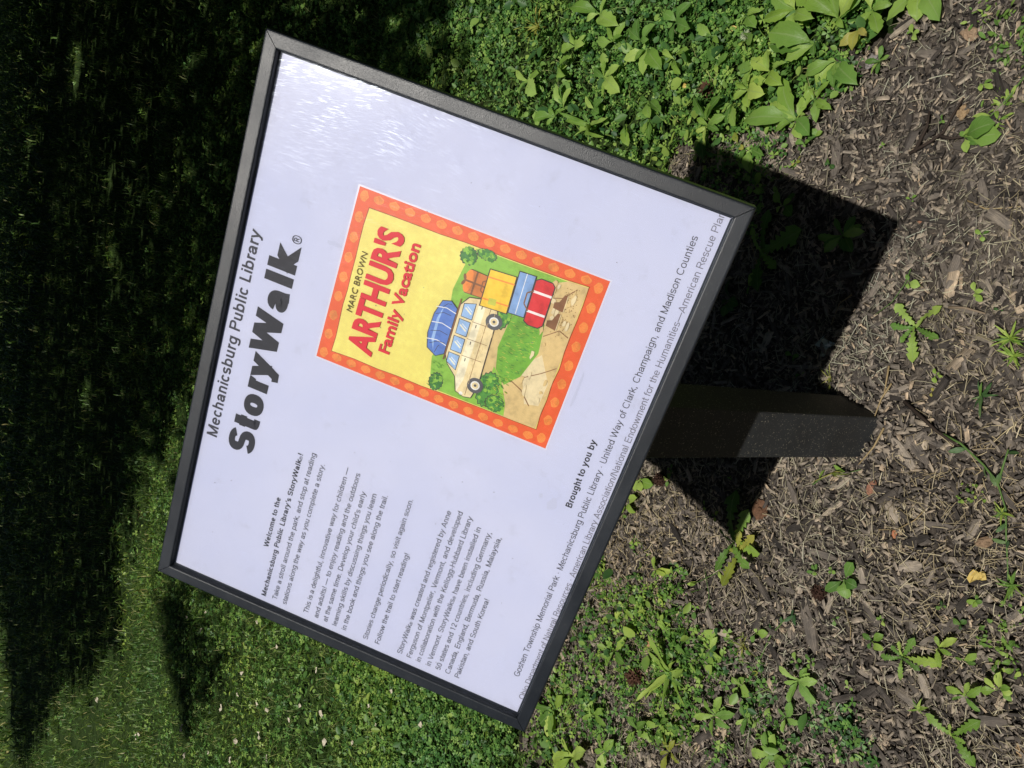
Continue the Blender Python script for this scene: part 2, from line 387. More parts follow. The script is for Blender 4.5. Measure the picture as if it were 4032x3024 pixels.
# the chips one can single out in the photograph: (x0, y0, x1, y1, width px)
KNOWN = [(3171, 2364, 3230, 2560, 46), (3580, 1720, 3660, 1830, 40), (3520, 1725, 3600, 1845, 44), (3780, 2405, 3830, 2340, 24), (3650, 2640, 3668, 2740, 30),
         (3470, 2700, 3530, 2775, 28), (3300, 2310, 3440, 2300, 24), (3410, 2230, 3425, 2340, 28), (3560, 2230, 3650, 2225, 42), (3620, 560, 3690, 520, 18),
         (3300, 700, 3315, 560, 36), (3120, 1440, 3240, 1450, 18), (3740, 1140, 3790, 1010, 44), (3700, 1200, 3860, 1235, 20), (3930, 1190, 3950, 1130, 26),
         (3940, 1420, 4010, 1520, 24), (3020, 2010, 3060, 1890, 18), (3040, 2100, 3110, 2180, 24), (3200, 2160, 3310, 2200, 30), (3380, 2170, 3440, 2280, 26),
         (3600, 2055, 3760, 2075, 22), (3550, 2010, 3600, 2060, 18), (3860, 1640, 3960, 1650, 34), (2640, 2010, 2660, 1960, 24), (2690, 1960, 2700, 2050, 30),
         (2620, 2150, 2700, 2080, 22), (2880, 830, 2900, 700, 30), (3260, 2420, 3300, 2340, 18), (2960, 2240, 3050, 2360, 30), (2830, 2210, 2900, 2200, 20),
         (3520, 2270, 3640, 2320, 20), (3740, 2280, 3900, 2290, 22), (3790, 880, 3620, 870, 18), (3480, 780, 3560, 770, 18), (3720, 770, 3660, 790, 22),
         (3610, 870, 3650, 860, 20), (3360, 1760, 3420, 1690, 20), (3490, 1560, 3600, 1510, 20), (3990, 2840, 3850, 2820, 40), (3200, 2960, 3290, 2940, 24)]
spots_ = []
for (x0, y0, x1, y1, wp) in KNOWN:
    a, c = at(x0, y0), at(x1, y1); mid = (a + c) / 2; L = (a - c).length
    pw = (mid - CAM_LOC).length / FPX * wp
    spots_.append((mid.x, mid.y, L, pw, math.atan2(c.y - a.y, c.x - a.x) - math.pi / 2, 0.006))
while len(spots_) < 300:
    px_, py_ = rnd.uniform(2200, 4032), rnd.uniform(-30, 3050); q = at(px_, py_)
    if not is_mulch(np.array([q.x]), np.array([q.y]))[0]: continue
    L = 0.022 + 0.034 * rnd.random() ** 2
    spots_.append((q.x, q.y, L, L * rnd.uniform(.16, .36), rnd.uniform(0, 6.3), rnd.uniform(0.001, 0.008)))
for k, (x, y, L, W_, a, dz) in enumerate(spots_):
    o = link('wood_chip', cmesh[k % 10], mulch)
    o.location = (x, y, float(hm(x, y)) + dz); o.rotation_euler = (rnd.gauss(0, .10), rnd.gauss(0, .14), a); o.scale = (W_, L, min(W_, .012) * rnd.uniform(.35, .6))

# straw: thin bent strips lying on the mulch and clippings in the lawn
SV = [(-.5, -.5, 0), (.5, -.5, 0), (-.5, -.1, .06), (.5, -.1, .06), (-.1, .25, .05), (.9, .25, .05), (.9, .5, 0), (1.7, .5, 0)]
SF = [(0, 1, 3, 2), (2, 3, 5, 4), (4, 5, 7, 6)]
def strips(n, L0, L1, W0, W1, box, pr):
    x = RNG.uniform(box[0], box[1], n * 3); y = RNG.uniform(box[2], box[3], n * 3)
    k = is_mulch(x, y) & (RNG.random(n * 3) < pr(x, y)); x, y = x[k][:n], y[k][:n]; n = len(x)
    L = RNG.random(n) ** 2 * (L1 - L0) + L0
    M = rotz(RNG.uniform(0, 6.3, n)) @ rotx(RNG.normal(0, .10, n)) @ roty(RNG.normal(0, .4, n))
    return np.stack([x, y, hm(x, y) + RNG.uniform(0.004, 0.013, n)], -1), M, np.stack([RNG.uniform(W0, W1, n) * RNG.choice([-1, 1], n), L, L], -1)
dens = lambda x, y: 0.35 + 0.65 * np.clip((vnoise(x, y, 5.0) - .35) * 3, 0, 1) * (1 - 0.5 * (x > 0.25))
P, M, sc = strips(20000, 0.005, 0.038, 0.0005, 0.0013, (-1.0, 1.0, -0.7, 1.2), dens)
tag(link('straw', scatter('straw', SV, SF, P, M, sc, M_straw)), 'pale dry straw and grass clippings strewn over the dark mulch', 'straw', kind='stuff')

# ------------------------------------------------------------------ lawn and ground cover
BL = [(1330, 1400, 130, .95), (1420, 1320, 100, .8), (1490, 1490, 110, .85), (1250, 1500, 100, .75), (1180, 1620, 100, .75), (1300, 1270, 70, .7), (1450, 1440, 80, .9), (1320, 1340, 80, .9), (1640, 1540, 55, .55),
      (1850, 1560, 85, .7), (1950, 1600, 70, .5), (2190, 1400, 60, .9), (2200, 1470, 65, .8), (1640, 1500, 60, .5), (1700, 1600, 60, .5), (2120, 1340, 50, .5), (2190, 740, 40, .4), (2180, 860, 40, .35), (1090 + 20, 1080, 10, .3), (2185, 230, 70, .6), (2150, 90, 70, .5), (1660, 350, 70, .55), (1600, 420, 80, .35),
      (1560, 310, 80, .6), (1800, 120, 90, .6), (1640, 230, 120, .8), (2180, 1240, 50, .4), (2190, 350, 50, .6), (1700, 200, 90, .8), (1560, 1620, 60, .35), (1130, 720 + 330, 10, .3), (1400, 1570, 60, .5)]
BLW = []
for (x, y, r_, d_) in BL:
    c = atd(x, y); e1 = (atd(x + r_, y) - c).length; e2 = (atd(x, y + r_) - c).length
    BLW.append((c.x, c.y, (e1 + e2) / 2, d_))
def cover(x, y):
    d = np.where(inpoly(x + (vnoise(x, y, 7.) - .5) * .12, y + (vnoise(y, x, 7.) - .5) * .12, LAWN), 1.0, 0.0)
    for (cx_, cy_, r_, d_) in BLW:
        q = np.hypot(x - cx_, y - cy_) / r_ + (vnoise(x, y, 14.) - .5) * 1.1
        d = np.maximum(d, d_ * np.clip(1.6 - 1.2 * q, 0, 1))
    return d
def wedge(n, d0, d1, pw=1.0):
    """points on the ground in and around the view, between distances d0 and d1 from the camera foot"""
    a = RNG.uniform(R(58), R(178), n) ; r_ = d0 + (d1 - d0) * RNG.random(n) ** pw
    return CAM_LOC.x + r_ * np.cos(a), CAM_LOC.y + r_ * np.sin(a)
# trefoil
TV, TF = [(0, 0, 0)], []
for k in range(3):
    a = k * 2.094; b0 = len(TV)
    for (rr, da, z) in ((.55, -.62, .10), (1.0, -.42, .22), (.86, 0, .10), (1.0, .42, .22), (.55, .62, .10)):
        TV.append((rr * math.sin(a + da), rr * math.cos(a + da), z))
    TF += [(0, b0, b0 + 1, b0 + 2), (0, b0 + 2, b0 + 3, b0 + 4)]
def cloverset(n, d0, d1, pw, s0, s1, zz):
    x, y = wedge(n, d0, d1, pw); c = cover(x, y)
    pat = np.clip((vnoise(x, y, 2.2) * .6 + vnoise(x, y, 6.) * .4 - .25) * 2.6, 0.12, 1)
    k = RNG.random(n) < c * pat; x, y = x[k], y[k]; n = len(x)
    M = rotz(RNG.uniform(0, 6.3, n)) @ rotx(RNG.normal(0, .38, n)) @ roty(RNG.normal(0, .38, n))
    s_ = RNG.uniform(s0, s1, n)
    return np.stack([x, y, RNG.uniform(0.002, zz, n)], -1), M, np.stack([s_] * 3, -1)
A = [cloverset(90000, 0.9, 3.0, 0.8, .006, .011, .026), cloverset(60000, 2.6, 6.0, 0.8, .008, .013, .03), cloverset(9000, 6.0, 14.0, 1.0, .014, .024, .035)]
P, M, sc = [np.concatenate(q) for q in zip(*A)]
tag(link('clover', scatter('clover', TV, TF, P, M, sc, M_clover)), 'small three-lobed clover leaves carpeting the lawn behind the sign', 'clover', kind='stuff')
# grass blades
GV = [(-.5, 0, 0), (.5, 0, 0), (-.45, .12, .45), (.45, .12, .45), (-.3, .45, .75), (.3, .45, .75), (-.02, .95, .82), (.02, .95, .82)]
GF = [(0, 1, 3, 2), (2, 3, 5, 4), (4, 5, 7, 6)]
def grassset(n, d0, d1, pw, l0, l1, w0, w1, keep=0.0):
    x, y = wedge(n, d0, d1, pw); c = cover(x, y) * np.where(vnoise(x, y, 3.1) > 0.42, 1.0, 0.35)
    k = (RNG.random(n) < c); x, y = x[k], y[k]; n = len(x)
    L = RNG.uniform(l0, l1, n)
    M = rotz(RNG.uniform(0, 6.3, n)) @ rotx(RNG.normal(-.25, .35, n))
    return np.stack([x, y, np.full(n, -0.008)], -1), M, np.stack([RNG.uniform(w0, w1, n), L, L], -1)
A = [grassset(30000, 1.0, 3.2, .8, .02, .05, .0014, .003), grassset(95000, 2.6, 6.5, .85, .025, .06, .002, .004), grassset(90000, 6., 14., .9, .04, .09, .004, .008),
     grassset(130000, 13., 40., .8, .08, .17, .014, .03)]
P, M, sc = [np.concatenate(q) for q in zip(*A)]
tag(link('grass', scatter('grass', GV, GF, P, M, sc, M_grass)), 'mown grass blades of the lawn running back into the tree shade', 'grass', kind='stuff')
# small oval weed leaves mixed in
OV = [(0, 0, 0), (.26, .25, .10), (.31, .55, .13), (.17, .84, .08), (0, 1, .0), (-.17, .84, .08), (-.31, .55, .13), (-.26, .25, .10), (0, .5, .02)]
OF = [(0, 1, 2, 8), (8, 2, 3, 4), (8, 4, 5, 6), (8, 6, 7, 0)]
def ovset(n, d0, d1, pw, s0, s1, zz):
    x, y = wedge(n, d0, d1, pw); c = cover(x, y); k = RNG.random(n) < c; x, y = x[k], y[k]; n = len(x)
    M = rotz(RNG.uniform(0, 6.3, n)) @ rotx(RNG.normal(.15, .4, n)) @ roty(RNG.normal(0, .4, n)); s_ = RNG.uniform(s0, s1, n)
    return np.stack([x, y, RNG.uniform(0.0, zz, n)], -1), M, np.stack([s_ * RNG.uniform(.7, 1.3, n), s_, s_], -1)
A = [ovset(5200, .9, 3.4, .8, .016, .038, .030), ovset(34000, .9, 3.0, .8, .008, .020, .026), ovset(12000, 2.6, 7.0, .8, .012, .03, .03)]
P, M, sc = [np.concatenate(q) for q in zip(*A)]
tag(link('small_weeds', scatter('small_weeds', OV, OF, P, M, sc, M_cover)), 'tiny oval weed leaves filling gaps in the clover and mulch edge', 'weeds', kind='stuff')

# ------------------------------------------------------------------ single plants
def leafmesh(kind, seed, mat):
    r_ = random.Random(seed); nt_ = {'plantain': 10, 'dandelion': 14, 'dock': 12, 'seedling': 7, 'clover': 6, 'blade': 7, 'knot': 6}[kind]; nc = 5 if kind in ('plantain', 'dock') else 3
    v, f, uu = [], [], []
    arch = r_.uniform(.06, .24); curl = r_.uniform(-.20, .20); fold = r_.uniform(.05, .38); tw = r_.uniform(-.25, .25)
    for i in range(nt_ + 1):
        t = i / nt_
        if kind == 'plantain': wd = (.02 + .19 * max(0, math.sin(math.pi * min(1, max(0, (t - .16) / .84)) ** .88)) ** .8 * (1 + .09 * (-1) ** i)) if t > .16 else .022
        elif kind == 'dock': wd = .02 + .145 * max(0, math.sin(math.pi * max(0, t - .10) ** 1.25 / .88)) ** .7 * (1 + .10 * (-1) ** i) if t > .1 else .02
        elif kind == 'dandelion':
            env = .03 + .17 * t ** .9 * (1 if t < .75 else max(0, (1 - t) / .25) ** .55); wd = env * (1.0 if i % 2 else (.50 if t < .75 else .9))
        elif kind == 'seedling': wd = .02 if t < .25 else .27 * max(0, math.sin(math.pi * ((t - .25) / .75))) ** .65 + .012
        elif kind == 'clover': wd = .03 + .33 * max(0, math.sin(math.pi * min(.93, t) ** 1.5)) ** .7
        elif kind == 'knot': wd = .16 * math.sin(math.pi * (.05 + .93 * t)) ** .8 + .01
        else: wd = .055 * (1 - t ** 2.2) * (.6 + 1.2 * min(t * 3, 1) * .6) + .002
        if i == nt_: wd *= .15
        cx_ = curl * t * t; z = arch * math.sin(math.pi * min(1, t * .95)) * .8 + (r_.uniform(-.01, .01))
        for j in range(nc):
            s_ = -1 + 2 * j / (nc - 1); wv_ = wd * (1 + r_.uniform(-.10, .10)) * s_
            zz = z + abs(s_) * wd * fold + s_ * wd * tw * t * 1.5 + .03 * math.sin(t * 9 + seed + s_ * 2) * abs(s_) + (r_.uniform(-.012, .012) if abs(s_) == 1 and kind != 'blade' else 0)
            yb = t - (abs(s_) * .05 if kind == 'dandelion' and i % 2 else 0)
            v.append((cx_ + wv_, yb, zz)); uu.append((.5 + .5 * s_, t))
    for i in range(nt_):
        for j in range(nc - 1): f.append((i * nc + j, i * nc + j + 1, (i + 1) * nc + j + 1, (i + 1) * nc + j))
    return pymesh('leaf', v, f, mat, uv=uu, smooth=True)
LM = {}
def lm(kind, colr, k):
    key = (kind, colr, k)
    if key not in LM: LM[key] = leafmesh(kind, k * 31 + len(kind), (M_rib if kind == 'plantain' else M_leaf)[colr])
    return LM[key]
def tube(pts, r0, r1, mat, name='stem', n=5):
    v, f = [], []
    for i, p in enumerate(pts):
        p = Vector(p); q = Vector(pts[min(i + 1, len(pts) - 1)]) - Vector(pts[max(i - 1, 0)]); q.normalize()
        a = q.orthogonal().normalized(); c = q.cross(a); rr = r0 + (r1 - r0) * i / max(1, len(pts) - 1)
        for k in range(n):
            t = 6.2832 * k / n; v.append(p + (a * math.cos(t) + c * math.sin(t)) * rr)
    for i in range(len(pts) - 1):
        for k in range(n): f.append((i * n + k, i * n + (k + 1) % n, (i + 1) * n + (k + 1) % n, (i + 1) * n + k))
    f.append(tuple(range(n))[::-1]); f.append(tuple(range(len(pts) * n - n, len(pts) * n)))
    return pymesh(name, v, f, mat, smooth=True)
pr = random.Random(5)
def plant(name, cat, kind, colr, cx_, cy_, leaves, label, group=None, lift=.30, base=0.012):
    """leaves: list of (tip x, tip y) in photo pixels, or (n, radius px)"""
    c = at(cx_, cy_); root_ = bpy.data.objects.new(name, None); COL.objects.link(root_)
    z0 = float(hm(c.x, c.y)) * (1 if is_mulch(np.array([c.x]), np.array([c.y]))[0] else 0)
    root_.location = (c.x, c.y, z0); tag(root_, label, cat, group)
    if isinstance(leaves, tuple):
        n, rp_ = leaves; n = int(n * (2.4 if name == 'weed_patch' and kind in ('knot', 'clover') else 1.6 if kind == 'blade' else 1)); L0 = (at(cx_ + rp_, cy_) - c).length * .5 + (at(cx_, cy_ + rp_) - c).length * .5
        a0 = pr.uniform(0, 6.3); LL = [(a0 + 6.2832 * i / n + pr.gauss(0, .42), L0 * pr.uniform(.42, 1.12)) for i in range(n)]
    else:
        LL = []
        for (tx, ty) in leaves:
            d_ = at(tx, ty, .012) - c; LL.append((math.atan2(d_.y, d_.x), math.hypot(d_.x, d_.y)))
    if kind in ('plantain', 'dock') and z0 == 0: base = .026
    for i, (a, L) in enumerate(LL):
        o = link('leaf', lm(kind, colr if (colr == 'yellow' or pr.random() > .15) else ('mid' if colr != 'mid' else 'light'), pr.randrange(6)), root_)
        el = pr.uniform(.02, lift) if kind != 'blade' else pr.uniform(.15, .6)
        L = L / max(.7, math.cos(el))
        o.location = (0, 0, base + .002 * i % .01); o.rotation_euler = Quaternion((0, 0, 1), a - math.pi / 2).to_matrix().to_4x4().to_euler()
        o.rotation_euler = (Matrix.Rotation(a - math.pi / 2, 3, 'Z') @ Matrix.Rotation(el, 3, 'X') @ Matrix.Rotation(pr.gauss(0, .22), 3, 'Y')).to_euler()
        if name == 'weed_patch' and kind in ('knot', 'clover'):
            q = math.sqrt(pr.random()) * L0; b_ = pr.uniform(0, 6.3); o.location = (q * math.cos(b_), q * math.sin(b_), pr.uniform(.004, .022)); L = L0 * pr.uniform(.16, .46); o.rotation_euler = (pr.gauss(.1, .45), pr.gauss(0, .45), pr.uniform(0, 6.3))
        ws = {'plantain': 1.02, 'dock': 1.1, 'dandelion': 1.15, 'seedling': 1.0, 'clover': 1.0, 'blade': 1.2, 'knot': 1.2}[kind] * pr.uniform(.72, 1.2)
        if kind == 'blade' and colr == 'yellow': ws *= .35; L *= pr.uniform(.5, 1)
        o.scale = (L * ws, L, L)
    return root_
T_ = [  # name, category, kind, colour, x, y, leaves, label
 ('dandelion', 'weed', 'dandelion', 'light', 3623, 1292, [(3545, 1190), (3730, 1205), (3515, 1298), (3560, 1350), (3618, 1430), (3715, 1345)], 'bright green dandelion rosette with six ragged leaves on the mulch right of the post'),
 ('dandelion', 'weed', 'dandelion', 'yellow', 2937, 2177, [(2925, 2085), (2880, 2165), (2885, 2320), (2990, 2100)], 'withering dandelion with yellowing leaves at the tip of the sign shadow'),
 ('dandelion', 'weed', 'dandelion', 'mid', 2915, 2130, [(2895, 1925), (2975, 2010), (2850, 2250), (2990, 2240), (2860, 2080), (3010, 2150)], 'tall green leafed dandelion half inside the corner of the sign shadow'),
 ('dandelion', 'weed', 'dandelion', 'light', 3777, 2886, [(3660, 2815), (3860, 3010), (3870, 2825), (3820, 2905), (3760, 2840)], 'sprawling dandelion with three long toothed leaves near the bottom right corner of the photo'),
 ('dandelion', 'weed', 'dandelion', 'mid', 3583, 2578, [(3625, 2500), (3560, 2520), (3575, 2672), (3640, 2640), (3500, 2590), (3725, 2600), (3530, 2535)], 'seven leafed dandelion in the lower right mulch beside a grey wood chip'),
 ('dandelion', 'weed', 'dandelion', 'mid', 3021, 999, [(3045, 830), (3185, 925), (3010, 1160), (2990, 900), (3090, 1060)], 'long leafed dandelion in the sign shadow just off the lower right frame corner'),
 ('lettuce_weed', 'weed', 'dock', 'mid', 3340, 934, [(3300, 860), (3370, 850), (3425, 930), (3260, 975), (3275, 1005), (3380, 990), (3240, 925), (3400, 880), (3345, 1000)], 'full rosette of toothed leaves alone in the dark middle of the sign shadow'),
 ('lettuce_weed', 'weed', 'dock', 'light', 3171, 2672, [(3090, 2610), (3105, 2690), (3135, 2765), (3235, 2755), (3240, 2690), (3190, 2620), (3210, 2650)], 'pale green rosette with two long paddle leaves in the lower right mulch'),
 ('lettuce_weed', 'weed', 'dock', 'light', 2835, 2812, [(2785, 2750), (2750, 2815), (2820, 2895), (2890, 2870), (2905, 2800), (2860, 2750)], 'six leafed toothed rosette low down between the weed patch and the mulch'),
 ('lettuce_weed', 'weed', 'dock', 'light', 2358, 2807, [(2325, 2745), (2310, 2835), (2400, 2850), (2395, 2790), (2335, 2780), (2370, 2870)], 'oval leafed rosette near the lower left corner of the sign frame'),
 ('lettuce_weed', 'weed', 'dock', 'mid', 2199, 2787, [(2165, 2700), (2130, 2850), (2110, 2760), (2235, 2740), (2190, 2900), (2150, 2900)], 'large leafed weed touching the lowest corner of the sign frame'),
 ('lettuce_weed', 'weed', 'dock', 'light', 2278, 2976, [(2190, 2960), (2230, 2900), (2330, 2930), (2320, 3020), (2210, 3030)], 'broad toothed weed at the bottom edge of the photo under the frame corner'),
 ('lettuce_weed', 'weed', 'dock', 'light', 2820, 2558, [(2775, 2520), (2845, 2510), (2860, 2590), (2820, 2620), (2790, 2580)], 'small upright rosette right of the spiky grass tuft'),
 ('lettuce_weed', 'weed', 'dock', 'light', 2607, 2240, [(2575, 2200), (2660, 2240), (2580, 2270), (2640, 2270), (2600, 2190)], 'five leafed seedling on the mulch below the shadow point'),
 ('lettuce_weed', 'weed', 'dock', 'light', 3827, 2732, [(3740, 2690), (3895, 2700), (3880, 2790), (3840, 2680), (3770, 2740)], 'thin leafed rosette above the sprawling dandelion at lower right'),
 ('lettuce_weed', 'weed', 'seedling', 'light', 3464, 2518, [(3410, 2490), (3495, 2500), (3500, 2560), (3440, 2550)], 'four round leaves on short stalks left of the seven leafed dandelion'),
 ('lettuce_weed', 'weed', 'dock', 'light', 3723, 2543, [(3695, 2500), (3780, 2500), (3700, 2560), (3770, 2570), (3740, 2620)], 'round lobed rosette in the lower right between two dandelions'),
 ('lettuce_weed', 'weed', 'dock', 'mid', 3822, 2593, [(3850, 2620), (3770, 2590), (3870, 2570)], 'three leafed shoot right of the round lobed rosette'),
 ('seedling', 'seedling', 'seedling', 'light', 3352, 2275, [(3380, 2215), (3275, 2335), (3345, 2355), (3395, 2310)], 'four leafed seedling casting a black shadow beside a dark gumball'),
 ('seedling', 'seedling', 'seedling', 'light', 3235, 2245, (5, 30), 'tiny five leafed seedling left of the larger four leafed one'),
 ('seedling', 'seedling', 'seedling', 'light', 3300, 2240, (4, 32), 'small round leafed seedling touching the larger four leafed one'),
 ('seedling', 'seedling', 'seedling', 'light', 3161, 2598, (4, 34), 'seedling just above the pale paddle leafed rosette'),
 ('seedling', 'seedling', 'seedling', 'light', 3220, 2598, (5, 28), 'cluster of small round leaves upper right of the paddle leafed rosette'),
 ('seedling', 'seedling', 'seedling', 'light', 3366, 2697, (3, 26), 'lone three leafed seedling right of the paddle leafed rosette'),
 ('seedling', 'seedling', 'seedling', 'mid', 3310, 2434, (3, 24), 'very small seedling right of the longest dark wood chip'),
 ('seedling', 'seedling', 'seedling', 'mid', 3504, 2429, (4, 28), 'small seedling beside the pale round chip'),
 ('clover_sprig', 'clover', 'clover', 'dark', 3733, 2384, (3, 32), 'dark clover sprig standing alone below the yellow fallen leaf'),
 ('clover_sprig', 'clover', 'clover', 'dark', 3802, 2454, (3, 30), 'dark clover sprig at the end of a grey stick in the lower right'),
 ('clover_sprig', 'clover', 'clover', 'mid', 3865, 2360, (4, 34), 'clover sprig under the runner stem at the right edge'),
 ('seedling', 'seedling', 'seedling', 'light', 2925, 2697, [(2885, 2665), (2885, 2725), (2965, 2720), (2930, 2660)], 'four leafed seedling right of the spiky grass tuft'),
 ('seedling', 'seedling', 'seedling', 'light', 3000, 2490, [(2985, 2470), (3035, 2490), (2975, 2525)], 'seedling with one large round leaf beside dry yellow clippings'),
 ('seedling', 'seedling', 'seedling', 'yellow', 2970, 2655, (2, 34), 'yellowish folded leaf over a dark hole in the mulch'),
 ('seedling', 'seedling', 'seedling', 'light', 2477, 2405, (4, 34), 'bright four leafed seedling close to the lower edge of the frame'),
 ('seedling', 'seedling', 'seedling', 'mid', 2457, 2359, (3, 30), 'seedling between the lower frame edge and a fallen brown bit'),
 ('seedling', 'seedling', 'seedling', 'light', 2530, 2385, (3, 36), 'three leafed seedling at the upper edge of the lower weed patch'),
 ('seedling', 'seedling', 'dock', 'light', 2512, 2440, [(2512, 2500), (2490, 2400)], 'single broad upright leaf in the upper part of the lower weed patch'),
 ('seedling', 'seedling', 'seedling', 'light', 2539, 1883, [(2500, 1930), (2540, 1935), (2580, 1910)], 'three leaves fanning out beneath the bottom frame edge left of the post'),
 ('seedling', 'seedling', 'seedling', 'light', 2491, 1970, [(2525, 1965), (2490, 2015), (2515, 2020), (2470, 1945)], 'round leafed seedling beside the bottom frame edge left of the shadow'),
 ('seedling', 'seedling', 'seedling', 'mid', 2468, 2025, (4, 50), 'bluish seedling half hidden by the bottom frame edge'),
 ('seedling', 'seedling', 'seedling', 'mid', 2646, 1886, (3, 26), 'small seedling in the shadow left of the post'),
 ('seedling', 'seedling', 'seedling', 'mid', 2659, 1845, (3, 24), 'small round leafed seedling in shadow against the post'),
 ('seedling', 'seedling', 'seedling', 'mid', 2792, 1990, (2, 24), 'two leafed seedling near the lower point of the sign shadow'),
 ('seedling', 'seedling', 'seedling', 'mid', 2896, 1881, (3, 20), 'tiny seedling deep in the shadow right of the two leafed one'),
 ('seedling', 'seedling', 'seedling', 'mid', 2833, 2032, (3, 26), 'tiny seedling beside the tall dandelion leaf in shadow'),
 ('seedling', 'seedling', 'seedling', 'light', 3593, 1113, [(3570, 1080), (3625, 1130), (3580, 1140)], 'three leafed seedling above the bright dandelion'),
 ('seedling', 'seedling', 'seedling', 'light', 3857, 1158, [(3840, 1110), (3840, 1170), (3875, 1190), (3885, 1150)], 'seedling crossed by a dry twig right of the bright dandelion'),
 ('seedling', 'seedling', 'seedling', 'light', 3889, 934, (3, 34), 'three leafed seedling in open mulch far right of the shadow tip'),
 ('seedling', 'seedling', 'seedling', 'light', 3611, 795, (3, 24), 'small seedling just above right of the shadow tip'),
 ('seedling', 'seedling', 'seedling', 'light', 3700, 1480, (4, 36), 'seedling below the bright dandelion'),
 ('seedling', 'seedling', 'seedling', 'yellow', 3681, 1545, (2, 34), 'pale yellow green leaf just below another seedling right of the post'),
 ('seedling', 'seedling', 'seedling', 'dark', 3952, 1225, (2, 26), 'small dark seedling above the feathery grass at the right edge'),
 ('seedling', 'seedling', 'seedling', 'mid', 3140, 1405, (3, 36), 'three leafed seedling in shadow above the post'),
 ('seedling', 'seedling', 'seedling', 'mid', 3171, 1478, (2, 24), 'two leafed seedling in shadow close above the post'),
 ('seedling', 'seedling', 'seedling', 'dark', 2893, 1185, [(2893, 1105), (2850, 1195), (2870, 1250), (2900, 1230), (2935, 1190)], 'five leafed seedling in shadow next to the right frame edge'),
 ('lettuce_weed', 'weed', 'dock', 'mid', 2975, 1130, [(3020, 1060), (2960, 1160), (2990, 1080)], 'dark toothed leaves in shadow right of the five leafed seedling'),
 ('seedling', 'seedling', 'seedling', 'mid', 3110, 815, [(3140, 760), (3150, 845), (3070, 840), (3140, 800), (3060, 770)], 'round leafed weed in shadow below the large plantain'),
 ('seedling', 'seedling', 'seedling', 'mid', 2990, 740, (6, 60), 'dark oval leafed weed in shadow beside the right frame edge'),
 ('seedling', 'seedling', 'seedling', 'light', 3889, 343, [(3860, 338), (3915, 320), (3920, 355), (3875, 368)], 'four leafed seedling alone in the upper right mulch'),
 ('seedling', 'seedling', 'seedling', 'light', 3608, 140, [(3582, 100), (3615, 160), (3625, 130), (3575, 135)], 'seedling at the edge of the mulch below the long top plantain leaf'),
 ('seedling', 'seedling', 'seedling', 'light', 3494, 582, (3, 22), 'tiny seedling in the mulch right of the large plantain'),
 ('seedling', 'seedling', 'seedling', 'mid', 3723, 482, (3, 28), 'small seedling crossed by the forked dark twig'),
 ('clover_sprig', 'clover', 'clover', 'dark', 3290, 655, (3, 34), 'dark clover sprig standing in mulch above the shadow edge'),
 ('clover_sprig', 'clover', 'clover', 'mid', 3190, 575, (3, 34), 'clover sprig below the large plantain'),
 ('seedling', 'seedling', 'seedling', 'yellow', 3156, 650, (3, 34), 'yellow green leaves above the shadow edge'),
 ('clover_sprig', 'clover', 'clover', 'mid', 3235, 545, (3, 30), 'clover sprig between the large plantain and a dark block of wood'),
 ('seedling', 'seedling', 'seedling', 'yellow', 2930, 577, (2, 44), 'bright yellow leaf on the upper edge of the sign shadow'),
 ('plantain', 'plantain', 'plantain', 'light', 3160, 480, [(2965, 470), (3200, 345), (3070, 530), (3090, 345), (3235, 520), (3180, 560), (3060, 400)], 'largest light green plantain with hole bitten leaves beside open mulch'),
 ('plantain', 'plantain', 'plantain', 'light', 3340, 95, [(3190, -60), (3320, -40), (3460, -50), (3250, 20), (3350, 130), (3420, 20)], 'broad leafed plantain at the top edge of the photo'),
 ('plantain', 'plantain', 'plantain', 'mid', 3640, -40, [(3505, 95), (3610, 90), (3740, 55), (3560, 30)], 'plantain with long drooping leaves hanging in from the top right edge'),
 ('plantain', 'plantain', 'plantain', 'mid', 3245, 190, [(3070, 190), (3120, 250), (3230, 235), (3100, 130)], 'dark green plantain under the broad leafed one at the top'),
 ('plantain', 'plantain', 'plantain', 'yellow', 3420, 130, [(3340, 205), (3375, 215), (3440, 160)], 'yellowed crinkled plantain leaf at the edge of the upper mulch'),
 ('plantain', 'plantain', 'plantain', 'mid', 3310, 250, [(3255, 240), (3210, 330), (3285, 355), (3340, 340), (3180, 290), (3380, 360)], 'dark veined plantain leaves above the largest plantain'),
 ('plantain', 'plantain', 'plantain', 'light', 2982, 368, [(2925, 330), (2910, 400), (3055, 330), (3060, 390), (2990, 300), (2980, 440)], 'lobed light green rosette left of the largest plantain'),
 ('plantain', 'plantain', 'dock', 'mid', 2915, 420, [(2935, 500), (2895, 500), (2880, 430)], 'dark arrow shaped leaves below the lobed rosette'),
 ('plantain', 'plantain', 'plantain', 'light', 2815, 485, [(2775, 390), (2870, 380), (2830, 410)], 'upright two leafed plantain beside the bare patch right of the frame'),
 ('plantain', 'plantain', 'dock', 'light', 2825, 508, [(2770, 480), (2770, 535), (2890, 480), (2870, 520), (2820, 580)], 'star shaped light rosette above the shadow corner'),
 ('plantain', 'plantain', 'plantain', 'mid', 2975, 590, [(2955, 690), (3020, 620), (2930, 640)], 'large oval leaf cut across by the sign shadow edge'),
 ('plantain', 'plantain', 'plantain', 'dark', 2806, 540, [(2800, 640), (2770, 610)], 'oval leaf half in the shadow nearest the frame corner'),
 ('plantain', 'plantain', 'plantain', 'light', 2400, 70, [(2300, 40), (2380, 110), (2415, 0), (2460, 130), (2340, 90)], 'pale plantain in the clover at the top centre'),
 ('plantain', 'plantain', 'plantain', 'light', 2450, 180, [(2415, 110), (2475, 90), (2430, 160), (2480, 160), (2380, 190)], 'bright plantain under the pale one at the top centre'),
